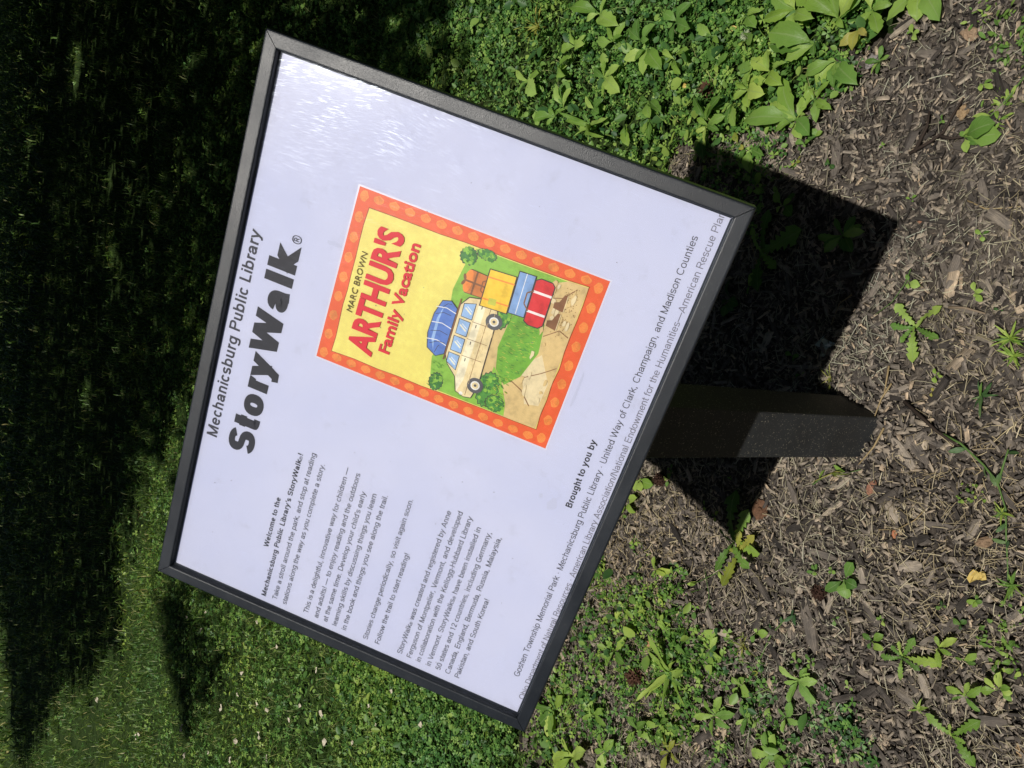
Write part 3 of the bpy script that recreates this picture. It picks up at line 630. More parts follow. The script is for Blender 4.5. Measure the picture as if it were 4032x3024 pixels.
 ('plantain', 'plantain', 'plantain', 'light', 2300, 195, [(2270, 130), (2330, 150), (2240, 210), (2350, 190)], 'wide yellow green leaves left of the centre clover'),
 ('plantain', 'plantain', 'plantain', 'mid', 2560, 175, [(2500, 120), (2610, 110), (2590, 170), (2530, 210), (2560, 90)], 'blue green plantain in the middle of the clover'),
 ('plantain', 'plantain', 'plantain', 'light', 2585, 205, [(2490, 265), (2640, 290), (2560, 310), (2530, 250)], 'glossy plantain with a dark shaded stalk in the clover'),
 ('plantain', 'plantain', 'plantain', 'light', 2240, 290, [(2215, 330), (2260, 270), (2290, 250), (2270, 320)], 'slim plantain leaves right of the brown tuft'),
 ('plantain', 'plantain', 'plantain', 'light', 2250, 430, [(2230, 345), (2275, 350), (2250, 340)], 'tall upright leaf with toothed tip in the clover'),
 ('plantain', 'plantain', 'plantain', 'light', 2220, 470, [(2140, 475), (2190, 430), (2180, 500), (2250, 440)], 'broad plantain against the upper edge of the right frame side'),
 ('plantain', 'plantain', 'plantain', 'mid', 2370, 440, [(2330, 400), (2410, 400), (2390, 460)], 'rounded leaves in clover above the long grass blades'),
 ('grass_tuft', 'grass', 'blade', 'light', 2345, 500, [(2260, 450), (2300, 550), (2430, 490), (2480, 540), (2250, 500), (2320, 450), (2360, 560)], 'tuft of wide grass blades beside the right frame side'),
 ('plantain', 'plantain', 'plantain', 'mid', 2590, 410, [(2540, 430), (2640, 460), (2600, 480), (2550, 390)], 'dark oval leaves in clover between the grass blades and the bare patch'),
 ('plantain', 'plantain', 'plantain', 'mid', 2590, 480, [(2590, 555), (2560, 540)], 'single dark oval leaf near the frame above the clover edge'),
 ('plantain', 'plantain', 'plantain', 'light', 2500, 500, [(2505, 590), (2490, 560)], 'pointed light leaf close to the frame in the clover'),
 ('plantain', 'plantain', 'plantain', 'mid', 2840, 160, [(2780, 110), (2860, 170), (2800, 150)], 'long ribbed leaf left of the white clover flower'),
 ('plantain', 'plantain', 'plantain', 'mid', 2975, 80, [(2930, 110), (3010, 130), (2950, 60), (3030, 60)], 'dark plantain above the white clover flower'),
 ('plantain', 'plantain', 'plantain', 'light', 2860, 270, [(2830, 280), (2900, 230), (2850, 300)], 'jagged light leaves right of the bare patch'),
 ('grass_tuft', 'grass', 'blade', 'light', 2656, 2648, [(2630, 2470), (2580, 2545), (2695, 2570), (2570, 2730), (2650, 2790), (2720, 2760), (2725, 2680), (2590, 2660), (2610, 2600), (2700, 2620), (2640, 2720), (2590, 2770), (2690, 2800)], 'large spiky grass tuft in the lower weed patch'),
 ('grass_tuft', 'grass', 'blade', 'light', 3643, 2785, [(3605, 2725), (3585, 2800), (3690, 2760), (3640, 2735), (3670, 2810), (3600, 2770)], 'small grass tuft left of the sprawling dandelion'),
 ('grass_tuft', 'grass', 'blade', 'blue', 3877, 1560, [(3850, 1490), (3930, 1540), (3830, 1580), (3900, 1640), (3870, 1500), (3930, 1510), (3840, 1610)], 'blue green sprig of narrow leaves at the right edge beside the post'),
 ('grass_tuft', 'grass', 'blade', 'light', 3991, 1337, (13, 75), 'feathery grass at the right edge level with the bright dandelion'),
 ('grass_tuft', 'grass', 'blade', 'light', 4005, 1405, (9, 60), 'sparse pale grass at the right edge under the feathery tuft'),
 ('grass_tuft', 'grass', 'blade', 'light', 3965, 2020, (11, 55), 'short leafy tuft at the joint of the runner stem'),
 ('grass_tuft', 'grass', 'blade', 'mid', 4010, 2300, (9, 80), 'grass at the right edge under the runner stem'),
 ('grass_tuft', 'grass', 'blade', 'yellow', 3300, 1860, [(3210, 1905), (3380, 1850), (3420, 1860), (3395, 1900), (3360, 1880)], 'yellowing grass sprig on the mulch left of the post foot'),
 ('grass_tuft', 'grass', 'blade', 'yellow', 3290, 1490, (9, 55), 'pale dry grass sprig at the edge of the shadow above the post'),
 ('grass_tuft', 'grass', 'blade', 'yellow', 2950, 2540, (14, 75), 'yellow dry grass clump right of the spiky tuft'),
 ('grass_tuft', 'grass', 'blade', 'yellow', 2140, 115, (14, 75), 'brown straw tuft at the top centre by the tree shade'),
 ('weed_patch', 'weed', 'knot', 'blue', 3340, 2880, (16, 75), 'dark blue green small leafed weed near the bottom edge'),
 ('weed_patch', 'weed', 'knot', 'blue', 3410, 2940, (16, 70), 'dark small leafed weed at the bottom edge right of its twin'),
 ('weed_patch', 'weed', 'knot', 'blue', 3270, 2820, (12, 55), 'sparse dark weed above the bottom weed pair'),
 ('weed_patch', 'weed', 'knot', 'light', 3020, 2850, (14, 80), 'leafy weed patch at the bottom centre right'),
 ('weed_patch', 'weed', 'dock', 'light', 3060, 2960, (7, 85), 'toothed leaves at the bottom edge centre right'),
 ('weed_patch', 'weed', 'dock', 'mid', 2960, 2820, (6, 60), 'toothed leaves left of the leafy bottom patch'),
 ('weed_patch', 'weed', 'dock', 'yellow', 2656, 2955, (6, 60), 'yellow green rosette at the bottom edge under the spiky tuft'),
 ('weed_patch', 'weed', 'dock', 'mid', 2617, 2850, (7, 75), 'blue green cluster under the spiky grass tuft'),
 ('weed_patch', 'weed', 'dock', 'light', 2400, 2950, (6, 70), 'toothed weed at the bottom edge right of the broad one'),
 ('weed_patch', 'weed', 'clover', 'mid', 3827, 1947, (10, 50), 'round leafed clump left of the runner stem'),
 ('weed_patch', 'weed', 'clover', 'mid', 3930, 2500, (10, 70), 'upper clover clump at the lower right edge'),
 ('weed_patch', 'weed', 'clover', 'mid', 3990, 2600, (12, 80), 'lower clover clump at the lower right edge'),
 ('weed_patch', 'weed', 'clover', 'mid', 4000, 2420, (9, 60), 'topmost clover clump at the lower right edge'),
 ('weed_patch', 'weed', 'seedling', 'light', 3960, 2705, (6, 75), 'wide rounded leaves at the lower right edge'),
 ('weed_patch', 'weed', 'knot', 'mid', 3980, 130, (16, 90), 'small leafed weed in the top right corner'),
 ('weed_patch', 'weed', 'knot', 'mid', 4000, 230, (16, 75), 'small leafed weed under the one in the top right corner'),
 ('weed_patch', 'weed', 'knot', 'light', 3890, 60, (9, 60), 'sparse small leafed weed near the top right corner'),
 ('weed_patch', 'weed', 'knot', 'light', 3960, 440, (13, 85), 'sprawling leafy weed at the upper right edge'),
 ('weed_patch', 'weed', 'seedling', 'mid', 3820, 550, [(3790, 520), (3870, 570), (3830, 600), (3960, 540), (3950, 500)], 'arrow leafed end of the sprawling weed above the shadow level'),
 ('plantain', 'plantain', 'plantain', 'light', 3070, 300, [(2990, 240), (3130, 260), (3010, 380), (3120, 370), (3060, 210)], 'bright plantain between the lobed rosette and the dark veined leaves'),
 ('plantain', 'plantain', 'plantain', 'light', 3170, 60, [(3060, 20), (3130, 140), (3240, 110), (3140, -30), (3050, 100)], 'yellow green plantain at the top edge left of the broad leafed one'),
 ('plantain', 'plantain', 'plantain', 'light', 3470, 60, [(3400, 120), (3480, 150), (3540, 40), (3450, -40)], 'light plantain at the top edge between the broad leafed and drooping ones'),
 ('plantain', 'plantain', 'plantain', 'light', 3230, 400, [(3190, 330), (3280, 320), (3290, 440), (3240, 480), (3160, 430)], 'light plantain leaves overlapping the rear of the largest one'),
 ('plantain', 'plantain', 'plantain', 'mid', 2700, 100, [(2640, 60), (2680, 180), (2770, 140), (2750, 30)], 'mid green plantain left of the long ribbed leaf at the top'),
 ('plantain', 'plantain', 'dock', 'light', 2420, 320, [(2360, 290), (2400, 380), (2480, 360), (2470, 260), (2410, 250)], 'jagged pale rosette in the clover above the long grass blades'),
 ('plantain', 'plantain', 'dock', 'light', 2690, 250, [(2640, 200), (2740, 220), (2720, 300), (2650, 310)], 'jagged pale rosette in the clover above the reddish seed ball'),
 ('plantain', 'plantain', 'dock', 'light', 2110, 330, [(2060, 300), (2150, 290), (2160, 370), (2080, 380)], 'jagged rosette in the clover above the middle of the right frame side'),
 ('lettuce_weed', 'weed', 'dock', 'light', 2440, 2560, [(2390, 2520), (2480, 2520), (2490, 2600), (2400, 2610)], 'pale toothed rosette in the left of the lower weed patch'),
 ('lettuce_weed', 'weed', 'dock', 'light', 2520, 2870, [(2470, 2820), (2560, 2830), (2570, 2910), (2480, 2930)], 'pale toothed rosette in the lower weed patch near the bottom'),
 ('lettuce_weed', 'weed', 'dock', 'mid', 3120, 2820, [(3070, 2790), (3150, 2770), (3170, 2850), (3100, 2880)], 'toothed rosette right of the leafy bottom patch'),
 ('lettuce_weed', 'weed', 'dock', 'mid', 3480, 250, (6, 55), 'small dark leafed weed at the edge of mulch below the yellowed leaf'),
 ('lettuce_weed', 'weed', 'dock', 'mid', 3360, 345, (4, 45), 'wilted oval leaves right of the largest plantain'),
]
for (nm, ct_, kd, colr, x, y, lv, lab) in T_: plant(nm, ct_, kd, colr, x, y, lv, lab)

# runner stems with small leaves
def runner(pts, label, leaves, colr='blue', wpx=8, mat=None):
    P_ = [at(x, y, .012) for (x, y) in pts]; r0 = bpy.data.objects.new('runner_weed', None); COL.objects.link(r0); r0.location = (P_[0].x, P_[0].y, 0)
    tag(r0, label, 'weed'); rr = wpx * .5 * 1.5 / FPX
    link('stem', tube([p - r0.location + Vector((0, 0, pr.uniform(-.003, .006))) for p in P_], rr, rr * .6, mat or M_stem), r0)
    for k in range(leaves):
        t = pr.uniform(.1, 1) * (len(P_) - 1); i = min(int(t), len(P_) - 2); q = P_[i].lerp(P_[i + 1], t - i) - r0.location
        o = link('leaf', lm('knot', colr, pr.randrange(6)), r0); o.location = q; L = pr.uniform(.014, .026)
        o.rotation_euler = (pr.uniform(0, .5), pr.gauss(0, .3), pr.uniform(0, 6.3)); o.scale = (L, L, L)
runner([(3713, 1709), (3785, 1748), (3870, 1830), (3927, 1898), (3961, 2007), (3962, 2110), (3966, 2230), (3975, 2310)], 'long jointed green runner stem bending down the right side of the mulch', 8)
runner([(3929, 1903), (3955, 1820), (3975, 1770)], 'short side shoot of the green runner stem at the right edge', 3)
runner([(3205, 1908), (3250, 1872), (3330, 1862), (3395, 1850)], 'thin green grass stem lying on mulch left of the post foot', 2, 'light', 5)
runner([(4040, 300), (3980, 380), (3900, 460), (3800, 540)], 'leafy stem running in from the upper right edge', 12, 'light', 6)
runner([(2680, 2300), (2760, 2290), (2830, 2250), (2900, 2215)], 'thin pale green stem under the withering dandelion', 3, 'light', 5)
runner([(3000, 2590), (3035, 2500), (3090, 2440), (3130, 2420)], 'pale green stalk rising right of the dry yellow clump', 5, 'blue', 6)
runner([(3590, 1290 - 230), (3560, 1120), (3520, 1190), (3450, 1240)], 'thin grey green stalk arching left of the bright dandelion', 0, 'blue', 4)
runner([(2625, 2405), (2700, 2420), (2780, 2410), (2800, 2350), (2775, 2240)], 'thin curved stem above the spiky grass tuft', 4, 'blue', 5)

# twigs
def twig(segs, label, wpx, mat):
    r0 = bpy.data.objects.new('twig', None); COL.objects.link(r0); q0 = at(*segs[0][0]); r0.location = (q0.x, q0.y, 0); tag(r0, label, 'twig')
    for s_ in segs:
        P_ = [at(x, y, .012) - r0.location for (x, y) in s_]; rr = wpx * .5 * 1.55 / FPX; link('branch', tube(P_, rr, rr * .5, mat), r0)
M_twig = flat('dark_twig', (0.045, 0.033, 0.026), 0.8, 0.2); M_twig2 = flat('grey_twig', (0.26, 0.20, 0.14), 0.8, 0.2)
twig([[(3580, 605), (3660, 560), (3715, 520), (3760, 440), (3795, 385)], [(3700, 535), (3740, 545), (3790, 540)], [(3600, 600), (3650, 500), (3660, 440)]], 'forked dark brown twig lying in the upper right mulch', 13, M_twig)
twig([[(3245, 440), (3270, 385), (3300, 370)]], 'short black twig beside the largest plantain', 16, M_twig)
twig([[(3735, 1210), (3800, 1212), (3880, 1235)]], 'grey curved twig right of the bright dandelion', 11, M_twig2)
twig([[(3560, 1580), (3690, 1700), (3780, 1760)]], 'long dark twig right of the post foot', 14, M_twig)
twig([[(3325, 2395), (3350, 2470), (3348, 2520)]], 'pale bent straw stalk left of the pale round chip', 6, M_drystem)
twig([[(3460, 2085), (3530, 2085), (3600, 2050), (3640, 2010)]], 'long pale curved straw in the middle right mulch', 6, M_drystem)
twig([[(3810, 790), (3880, 822), (3950, 820), (4020, 812)]], 'long pale straw at the right edge level with the shadow tip', 6, M_drystem)
twig([[(3480, 1685), (3440, 1760), (3380, 1830)]], 'pale straw leaning against the foot of the post', 9, M_drystem)
twig([[(3510, 1510), (3470, 1570), (3440, 1650)], [(3500, 1440), (3480, 1560)]], 'forked pale straw right of the post foot', 8, M_drystem)
twig([[(2990, 1075), (2970, 1000), (2950, 920)]], 'thin dry stalk in the sign shadow', 5, M_drystem)
twig([[(3355, 1160), (3305, 1195), (3270, 1285)]], 'dry grass stalk in the shadow right of the post', 5, M_drystem)
twig([[(2600, 3000 - 250), (2560, 2700), (2535, 2650)]], 'dry stem crossing the lower weed patch', 5, M_drystem)

# sweetgum seed balls
M_gum = flat('gumball_brown', (0.10, 0.050, 0.032), 0.8, 0.2); M_gumd = flat('gumball_dark', (0.050, 0.026, 0.018), 0.85, 0.2)
def gumball(x, y, rpx, mat, label):
    c = at(x, y, .012); rr = rpx * (c - CAM_LOC).length / FPX; r0 = bpy.data.objects.new('seed_ball', None); COL.objects.link(r0); r0.location = (c.x, c.y, rr * .75); tag(r0, label, 'seed ball')
    g = np.random.default_rng(int(x)); n = 90; z = 1 - 2 * (np.arange(n) + .5) / n; ph = np.arange(n) * 2.39996
    dirs = np.stack([np.sqrt(1 - z * z) * np.cos(ph), np.sqrt(1 - z * z) * np.sin(ph), z], -1) + g.normal(0, .08, (n, 3)); v, f = [], []
    for d_ in dirs:
        d_ = Vector(d_).normalized(); a = d_.orthogonal().normalized(); b_ = d_.cross(a); k0 = len(v); q = rr * .16; L = rr * g.uniform(.85, 1.1)
        for k in range(3): t = k * 2.094; v.append(d_ * rr * .55 + (a * math.cos(t) + b_ * math.sin(t)) * q)
        v.append(d_ * L + a * rr * g.normal(0, .08)); f += [(k0, k0 + 1, k0 + 3), (k0 + 1, k0 + 2, k0 + 3), (k0 + 2, k0, k0 + 3)]
    link('spikes', pymesh('spikes', v, f, mat), r0)
    v, f = [], []
    for i in range(7):
        for j in range(10): t, p = math.pi * i / 6, 6.2832 * j / 10; v.append((rr * .62 * math.sin(t) * math.cos(p), rr * .62 * math.sin(t) * math.sin(p), rr * .62 * math.cos(t)))
    for i in range(6):
        for j in range(10): f.append((i * 10 + j, i * 10 + (j + 1) % 10, (i + 1) * 10 + (j + 1) % 10, (i + 1) * 10 + j))
    link('core', pymesh('core', v, f, mat), r0)
gumball(2791, 353, 36, M_gum, 'reddish brown spiky seed ball on the bare patch right of the frame')
gumball(2502, 2662, 38, M_gum, 'brown spiky seed ball in the lower weed patch left of the spiky grass')
gumball(3225, 2334, 34, M_gumd, 'dark spiky seed ball on mulch beside the four leafed seedling')
gumball(2600, 1888, 32, M_gumd, 'dark spiky seed ball in shadow beneath the bottom frame edge')

# white clover flower
c = at(2935, 139, .03); r0 = bpy.data.objects.new('clover_flower', None); COL.objects.link(r0); r0.location = (c.x, c.y, 0); tag(r0, 'single round white clover flower in the green at the top', 'flower')
v, f = [], []; g = np.random.default_rng(4)
for i in range(70):
    d_ = Vector(g.normal(0, 1, 3)).normalized(); d_.z = abs(d_.z) * .8 + .1; a = d_.orthogonal().normalized(); k0 = len(v)
    v += [d_ * .003 - a * .0012, d_ * .003 + a * .0012, d_ * .013]; f.append((k0, k0 + 1, k0 + 2))
link('petals', pymesh('petals', [p + Vector((0, 0, .028)) for p in v], f, flat('clover_white', (0.45, 0.50, 0.33), 0.6)), r0)
link('stem', tube([(0, 0, 0), (.002, 0, .03)], .001, .001, M_stem), r0)

# stones, bark lumps, scrap
def lump(name, cat, x, y, wpx, hpx, rot, col, label, flatn=.45, n=9, spk=.16):
    c = at(x, y, .01); s_ = (c - CAM_LOC).length / FPX; g = random.Random(int(x * 7 + y)); v, f = [], []; m_ = 12
    nz_ = [[1 + g.uniform(-spk, spk) for _ in range(m_)] for _ in range(n)]
    for i in range(n):
        for j in range(m_):
            t, p = math.pi * i / (n - 1), 6.2832 * j / m_; q = nz_[i][j] if 0 < i < n - 1 else 1
            v.append((wpx * s_ / 2 * math.sin(t) * math.cos(p) * q, hpx * s_ / 2 * math.sin(t) * math.sin(p) * q, min(wpx, hpx) * s_ / 2 * flatn * 2 * math.cos(t) * q * .8))
    for i in range(n - 1):
        for j in range(m_): f.append((i * m_ + j, i * m_ + (j + 1) % m_, (i + 1) * m_ + (j + 1) % m_, (i + 1) * m_ + j))
    mt, nt, b = newmat(name + '_mat'); geo = N(nt, 'ShaderNodeNewGeometry'); nn = noise(nt, 220, geo.outputs['Position'], 5, .7)
    rp_ = ramp(nt, [(.3, tuple(k * .6 for k in col)), (.7, tuple(min(1, k * 1.35) for k in col))], nn.outputs[0]); nt.links.new(rp_.outputs[0], b.inputs['Base Color']); b.inputs['Roughness'].default_value = .85
    bump(nt, b, nn.outputs[0], .8, .003)
    o = link(name, pymesh(name, v, f, mt, smooth=False)); o.location = (c.x, c.y, .008); o.rotation_euler = (g.uniform(-.15, .15), g.uniform(-.15, .15), R(rot)); tag(o, label, cat)
lump('stone', 'stone', 3430, 1922, 60, 36, 10, (0.32, 0.15, 0.095), 'smooth terracotta coloured pebble left of the post foot')
lump('bark_piece', 'bark', 2990, 2003, 80, 62, 20, (0.15, 0.075, 0.040), 'reddish brown bark lump at the edge of the lower shadow', .35, spk=.3)
lump('bark_piece', 'bark', 3519, 2104, 30, 18, 40, (0.50, 0.20, 0.10), 'orange chip of bark in the middle right mulch', .4, spk=.3)
lump('bark_piece', 'bark', 3872, 2136, 60, 36, -40, (0.27, 0.18, 0.11), 'tan bark lump left of the runner stem', .4, spk=.2)
lump('bark_piece', 'bark', 3815, 130, 62, 44, 80, (0.36, 0.25, 0.16), 'pale orange broken wood block in the upper right mulch', .4, spk=.25)
lump('bark_piece', 'bark', 3790, 440, 44, 34, 0, (0.36, 0.25, 0.14), 'tan bark piece touching the forked dark twig', .4, spk=.3)
lump('bark_piece', 'bark', 3430, 240, 52, 42, 0, (0.30, 0.27, 0.26), 'pale grey piece of wood below the yellowed plantain leaf', .4, spk=.2)
lump('bark_piece', 'bark', 3452, 2471, 24, 18, 0, (0.55, 0.46, 0.34), 'pale round chip in the lower right mulch', .3)
lump('bark_piece', 'bark', 3620, 868, 30, 20, 60, (0.34, 0.17, 0.10), 'small rust coloured bark oval right of the shadow tip', .3)
lump('bark_piece', 'bark', 4025, 2960, 40, 50, 0, (0.50, 0.34, 0.18), 'orange tan bark chip at the lower right edge', .3, spk=.3)
lump('bark_piece', 'bark', 2400, 2357 + 0, 22, 26, 0, (0.36, 0.15, 0.06), 'rust brown bit beside the bottom frame edge', .3, spk=.4)
def flake(name, cat, x, y, rpx, col, label, seed, group=None, z=.016, crump=.35, n=8):
    c = at(x, y, z); s_ = (c - CAM_LOC).length / FPX * rpx; g = random.Random(seed); v = [(0, 0, 0)]
    for i in range(n): t = i * 6.2832 / n; q = s_ * g.uniform(.65, 1.1); v.append((q * math.cos(t), q * .75 * math.sin(t), g.uniform(-crump, crump) * s_))
    for i in range(n): t = (i + .5) * 6.2832 / n; q = s_ * .55; v.append((q * math.cos(t), q * .75 * math.sin(t), g.uniform(-crump, crump) * s_))
    f = []
    for i in range(n): a, b_, m_, m2 = 1 + i, 1 + (i + 1) % n, n + 1 + i, n + 1 + (i - 1) % n; f += [(0, m2, m_), (m2, a, m_), (a, b_, m_)]
    o = link(name, pymesh(name, v, f, col)); o.location = c; o.rotation_euler = (g.uniform(-.3, .3), g.uniform(-.3, .3), g.uniform(0, 6)); tag(o, label, cat, group)
M_foil = flat('foil', (0.42, 0.50, 0.47), 0.25, 0.8); M_petal = flat('pale_petal', (0.62, 0.56, 0.44), 0.7); M_yl = flat('yellow_leaf', (0.60, 0.45, 0.14), 0.6); M_tn = flat('tan_leaf', (0.42, 0.24, 0.13), 0.7)
flake('foil_scrap', 'scrap', 3245, 1362, 44, M_foil, 'crumpled grey green foil scrap at the edge of the shadow above the post', 1, n=11, crump=.5)
flake('fallen_leaf', 'leaf', 3835, 2268, 26, M_yl, 'left half of a fallen yellow leaf in the right mulch', 2); flake('fallen_leaf', 'leaf', 3866, 2266, 22, M_yl, 'right half of a fallen yellow leaf in the right mulch', 3)
flake('fallen_leaf', 'leaf', 2553, 1350 * 0 + 2535, 14, M_tn, 'curled tan leaf bit at the upper end of the lower weed patch', 5)
flake('fallen_leaf', 'leaf', 2888, 110, 16, M_yl, 'small yellow leaf bit beside the white clover flower', 6)
flake('fallen_leaf', 'leaf', 2695, 338, 15, M_yl, 'pale yellow leaf bit left of the reddish seed ball', 7)
PET = [(870, 2790, 22), (935, 2735, 15), (950, 2650, 16), (1010, 2770, 20), (930, 2920, 20), (715, 2865, 20), (725, 2975, 18), (545, 2890, 16), (820, 2960, 14), (905, 2990, 20), (1020, 2900, 24), (810, 2390 + 20, 12),
       (380, 2755, 14), (535, 2902, 15), (1050, 2835 - 40, 14), (1265, 2810, 20), (1140, 2835, 16), (1245, 2640, 18), (1275, 2925, 24), (1450, 2780, 16), (1480, 2855, 16), (1050, 2985, 18), (1655, 2855, 18),
       (1090, 2545, 16), (1385, 2925, 14), (790, 2480, 12), (1180, 2780, 12), (1540, 2720, 14), (1010, 2450, 12), (735, 2430, 12)]
for i, (x, y, q) in enumerate(PET): flake('petal', 'petal', x, y, q * .75, M_petal, 'pale fallen petal lying in the lawn left of the sign', 20 + i, 'fallen petals on the lawn', z=.03)


# ------------------------------------------------------------------ the sign
PW, PH, PT, PZ = 0.66, 0.4993, 0.7928, 0.8837
PY0 = 0.0192
ct, st = math.cos(PT), math.sin(PT)
root = bpy.data.objects.new('reading_sign', None); COL.objects.link(root); root.location = (0, PY0, 0)
tag(root, 'black framed angled story panel on a square black post in the mulch', 'sign')
MP = Matrix(((1, 0, 0, 0), (0, ct, -st, -PY0), (0, st, ct, PZ), (0, 0, 0, 1)))     # panel frame inside the sign's frame
# post, its top cut to the slope of the panel
hw = 0.0392; c_ = 0.0015; v = []
ring = [(-hw + c_, -hw), (hw - c_, -hw), (hw, -hw + c_), (hw, hw - c_), (hw - c_, hw), (-hw + c_, hw), (-hw, hw - c_), (-hw, -hw + c_)]
for (x, y) in ring: v.append((x, y, -0.08))
for (x, y) in ring: v.append((x, y, PZ + (y + PY0) * st / ct - 0.031 / ct))
f = [(i, (i + 1) % 8, 8 + (i + 1) % 8, 8 + i) for i in range(8)] + [tuple(range(8, 16)), tuple(range(7, -1, -1))]
link('post', pymesh('post', v, f, M_post), root)
# mounting plate under the panel
def boxmesh(name, x0, x1, y0, y1, z0, z1, mat):
    v = [(x, y, z) for z in (z0, z1) for y in (y0, y1) for x in (x0, x1)]
    return pymesh(name, v, [(0, 2, 3, 1), (4, 5, 7, 6), (0, 1, 5, 4), (1, 3, 7, 5), (3, 2, 6, 7), (2, 0, 4, 6)], mat)
link('mounting_plate', boxmesh('mounting_plate', -.09, .09, -.09, .11, -.031, -.0262, M_back), root, MP)
link('back_panel', boxmesh('back_panel', -PW / 2 + .004, PW / 2 - .004, -PH / 2 + .004, PH / 2 - .004, -.026, -.0100, M_back), root, MP)
# frame: four mitred members
prof = [(0.0, -.0240), (0.0, -.0022), (.0004, -.0010), (.0013, -.0002), (.0024, 0), (.0135, 0), (.0145, -.0002), (.0152, -.0008), (.0155, -.0018), (.0158, -.0060), (.0172, -.0075), (.0176, -.0096), (.0050, -.0098), (.0050, -.0240)]
def member(sx, sy, horizontal):
    v = []; g = 0.00045
    for e in (0, 1):
        for (a, d) in prof:
            if horizontal:
                y = sy * (PH / 2 - a); x = (-1 if e == 0 else 1) * (PW / 2 - a - g)
            else:
                x = sx * (PW / 2 - a); y = (-1 if e == 0 else 1) * (PH / 2 - a - g)
            v.append((x, y, d))
    n = len(prof); f = [(i, (i + 1) % n, n + (i + 1) % n, n + i) for i in range(n)]
    f += [tuple(range(n)), tuple(range(2 * n - 1, n - 1, -1))]
    me = pymesh('frame_member', v, f, M_frame)
    import bmesh
    bm = bmesh.new(); bm.from_mesh(me); bmesh.ops.recalc_face_normals(bm, faces=bm.faces); bm.to_mesh(me); bm.free()
    return me
for a in ((0, 1, True), (0, -1, True), (1, 0, False), (-1, 0, False)):
    link('frame_member', member(*a), root, MP)
# mitre filler, so that light does not pass the joints
PZP = -0.0085
poster = link('poster', boxmesh('poster', -.3165, .3165, -.2395, .2395, -.0094, PZP, M_paper), root, MP)
link('acrylic_pane', boxmesh('acrylic_pane', -.3160, .3160, -.2390, .2390, -.0079, -.0064, M_pane), root, MP)

I4 = Matrix.Identity(4)
M_ink = flat('black_ink', (0.030, 0.030, 0.036), 0.6, 0.3); M_ink2 = flat('grey_ink', (0.050, 0.050, 0.060), 0.6, 0.3); M_ink3 = flat('faded_ink', (0.17, 0.165, 0.20), 0.6, 0.2)
M_red = flat('red_ink', (0.62, 0.030, 0.045), 0.5, 0.3); M_brn = flat('brown_ink', (0.13, 0.09, 0.03), 0.6, 0.3)
def text(name, s, u0, v0, u1, cap, mat, bold=0.0, z=0.0003, slant=0.0, v1=None, fit='width', exact=False):
    cu = bpy.data.curves.new(name, 'FONT'); cu.body = s; cu.size = 1; cu.offset = bold; cu.resolution_u = 3 if cap > .01 else 2
    cu.fill_mode = 'BOTH'; cu.shear = slant
    tmp = bpy.data.objects.new('tmp', cu); COL.objects.link(tmp)
    bpy.context.view_layer.update()
    me = bpy.data.meshes.new_from_object(tmp.evaluated_get(bpy.context.evaluated_depsgraph_get()))
    bpy.data.objects.remove(tmp); bpy.data.curves.remove(cu)
    n = len(me.vertices); co = np.zeros(n * 3, np.float32); me.vertices.foreach_get('co', co); co = co.reshape(-1, 3)
    x0, x1 = co[:, 0].min(), co[:, 0].max()
    sx = (u1 - u0) / (x1 - x0); sy = cap / CAPH
    co[:, 0] = (co[:, 0] - x0) * sx
    y = co[:, 1] * sy; th = 0 if v1 is None else math.atan2(v1 - v0, u1 - u0)
    X = u0 + co[:, 0] * math.cos(th) - y * math.sin(th); Y = v0 + co[:, 0] * math.sin(th) + y * math.cos(th)
    co[:, 0] = X; co[:, 1] = Y; co[:, 2] = PZP + z
    me.vertices.foreach_set('co', co.ravel()); me.materials.clear(); me.materials.append(mat); me.name = name
    me.update()
    o = link(name, me, poster, I4); return o
# height of a capital in the built-in font
cu = bpy.data.curves.new('t', 'FONT'); cu.body = 'H'; cu.size = 1; tmp = bpy.data.objects.new('tmp', cu); COL.objects.link(tmp); bpy.context.view_layer.update()
_m = bpy.data.meshes.new_from_object(tmp.evaluated_get(bpy.context.evaluated_depsgraph_get())); CAPH = max(q.co.y for q in _m.vertices)
bpy.data.objects.remove(tmp); bpy.data.curves.remove(cu); bpy.data.meshes.remove(_m)

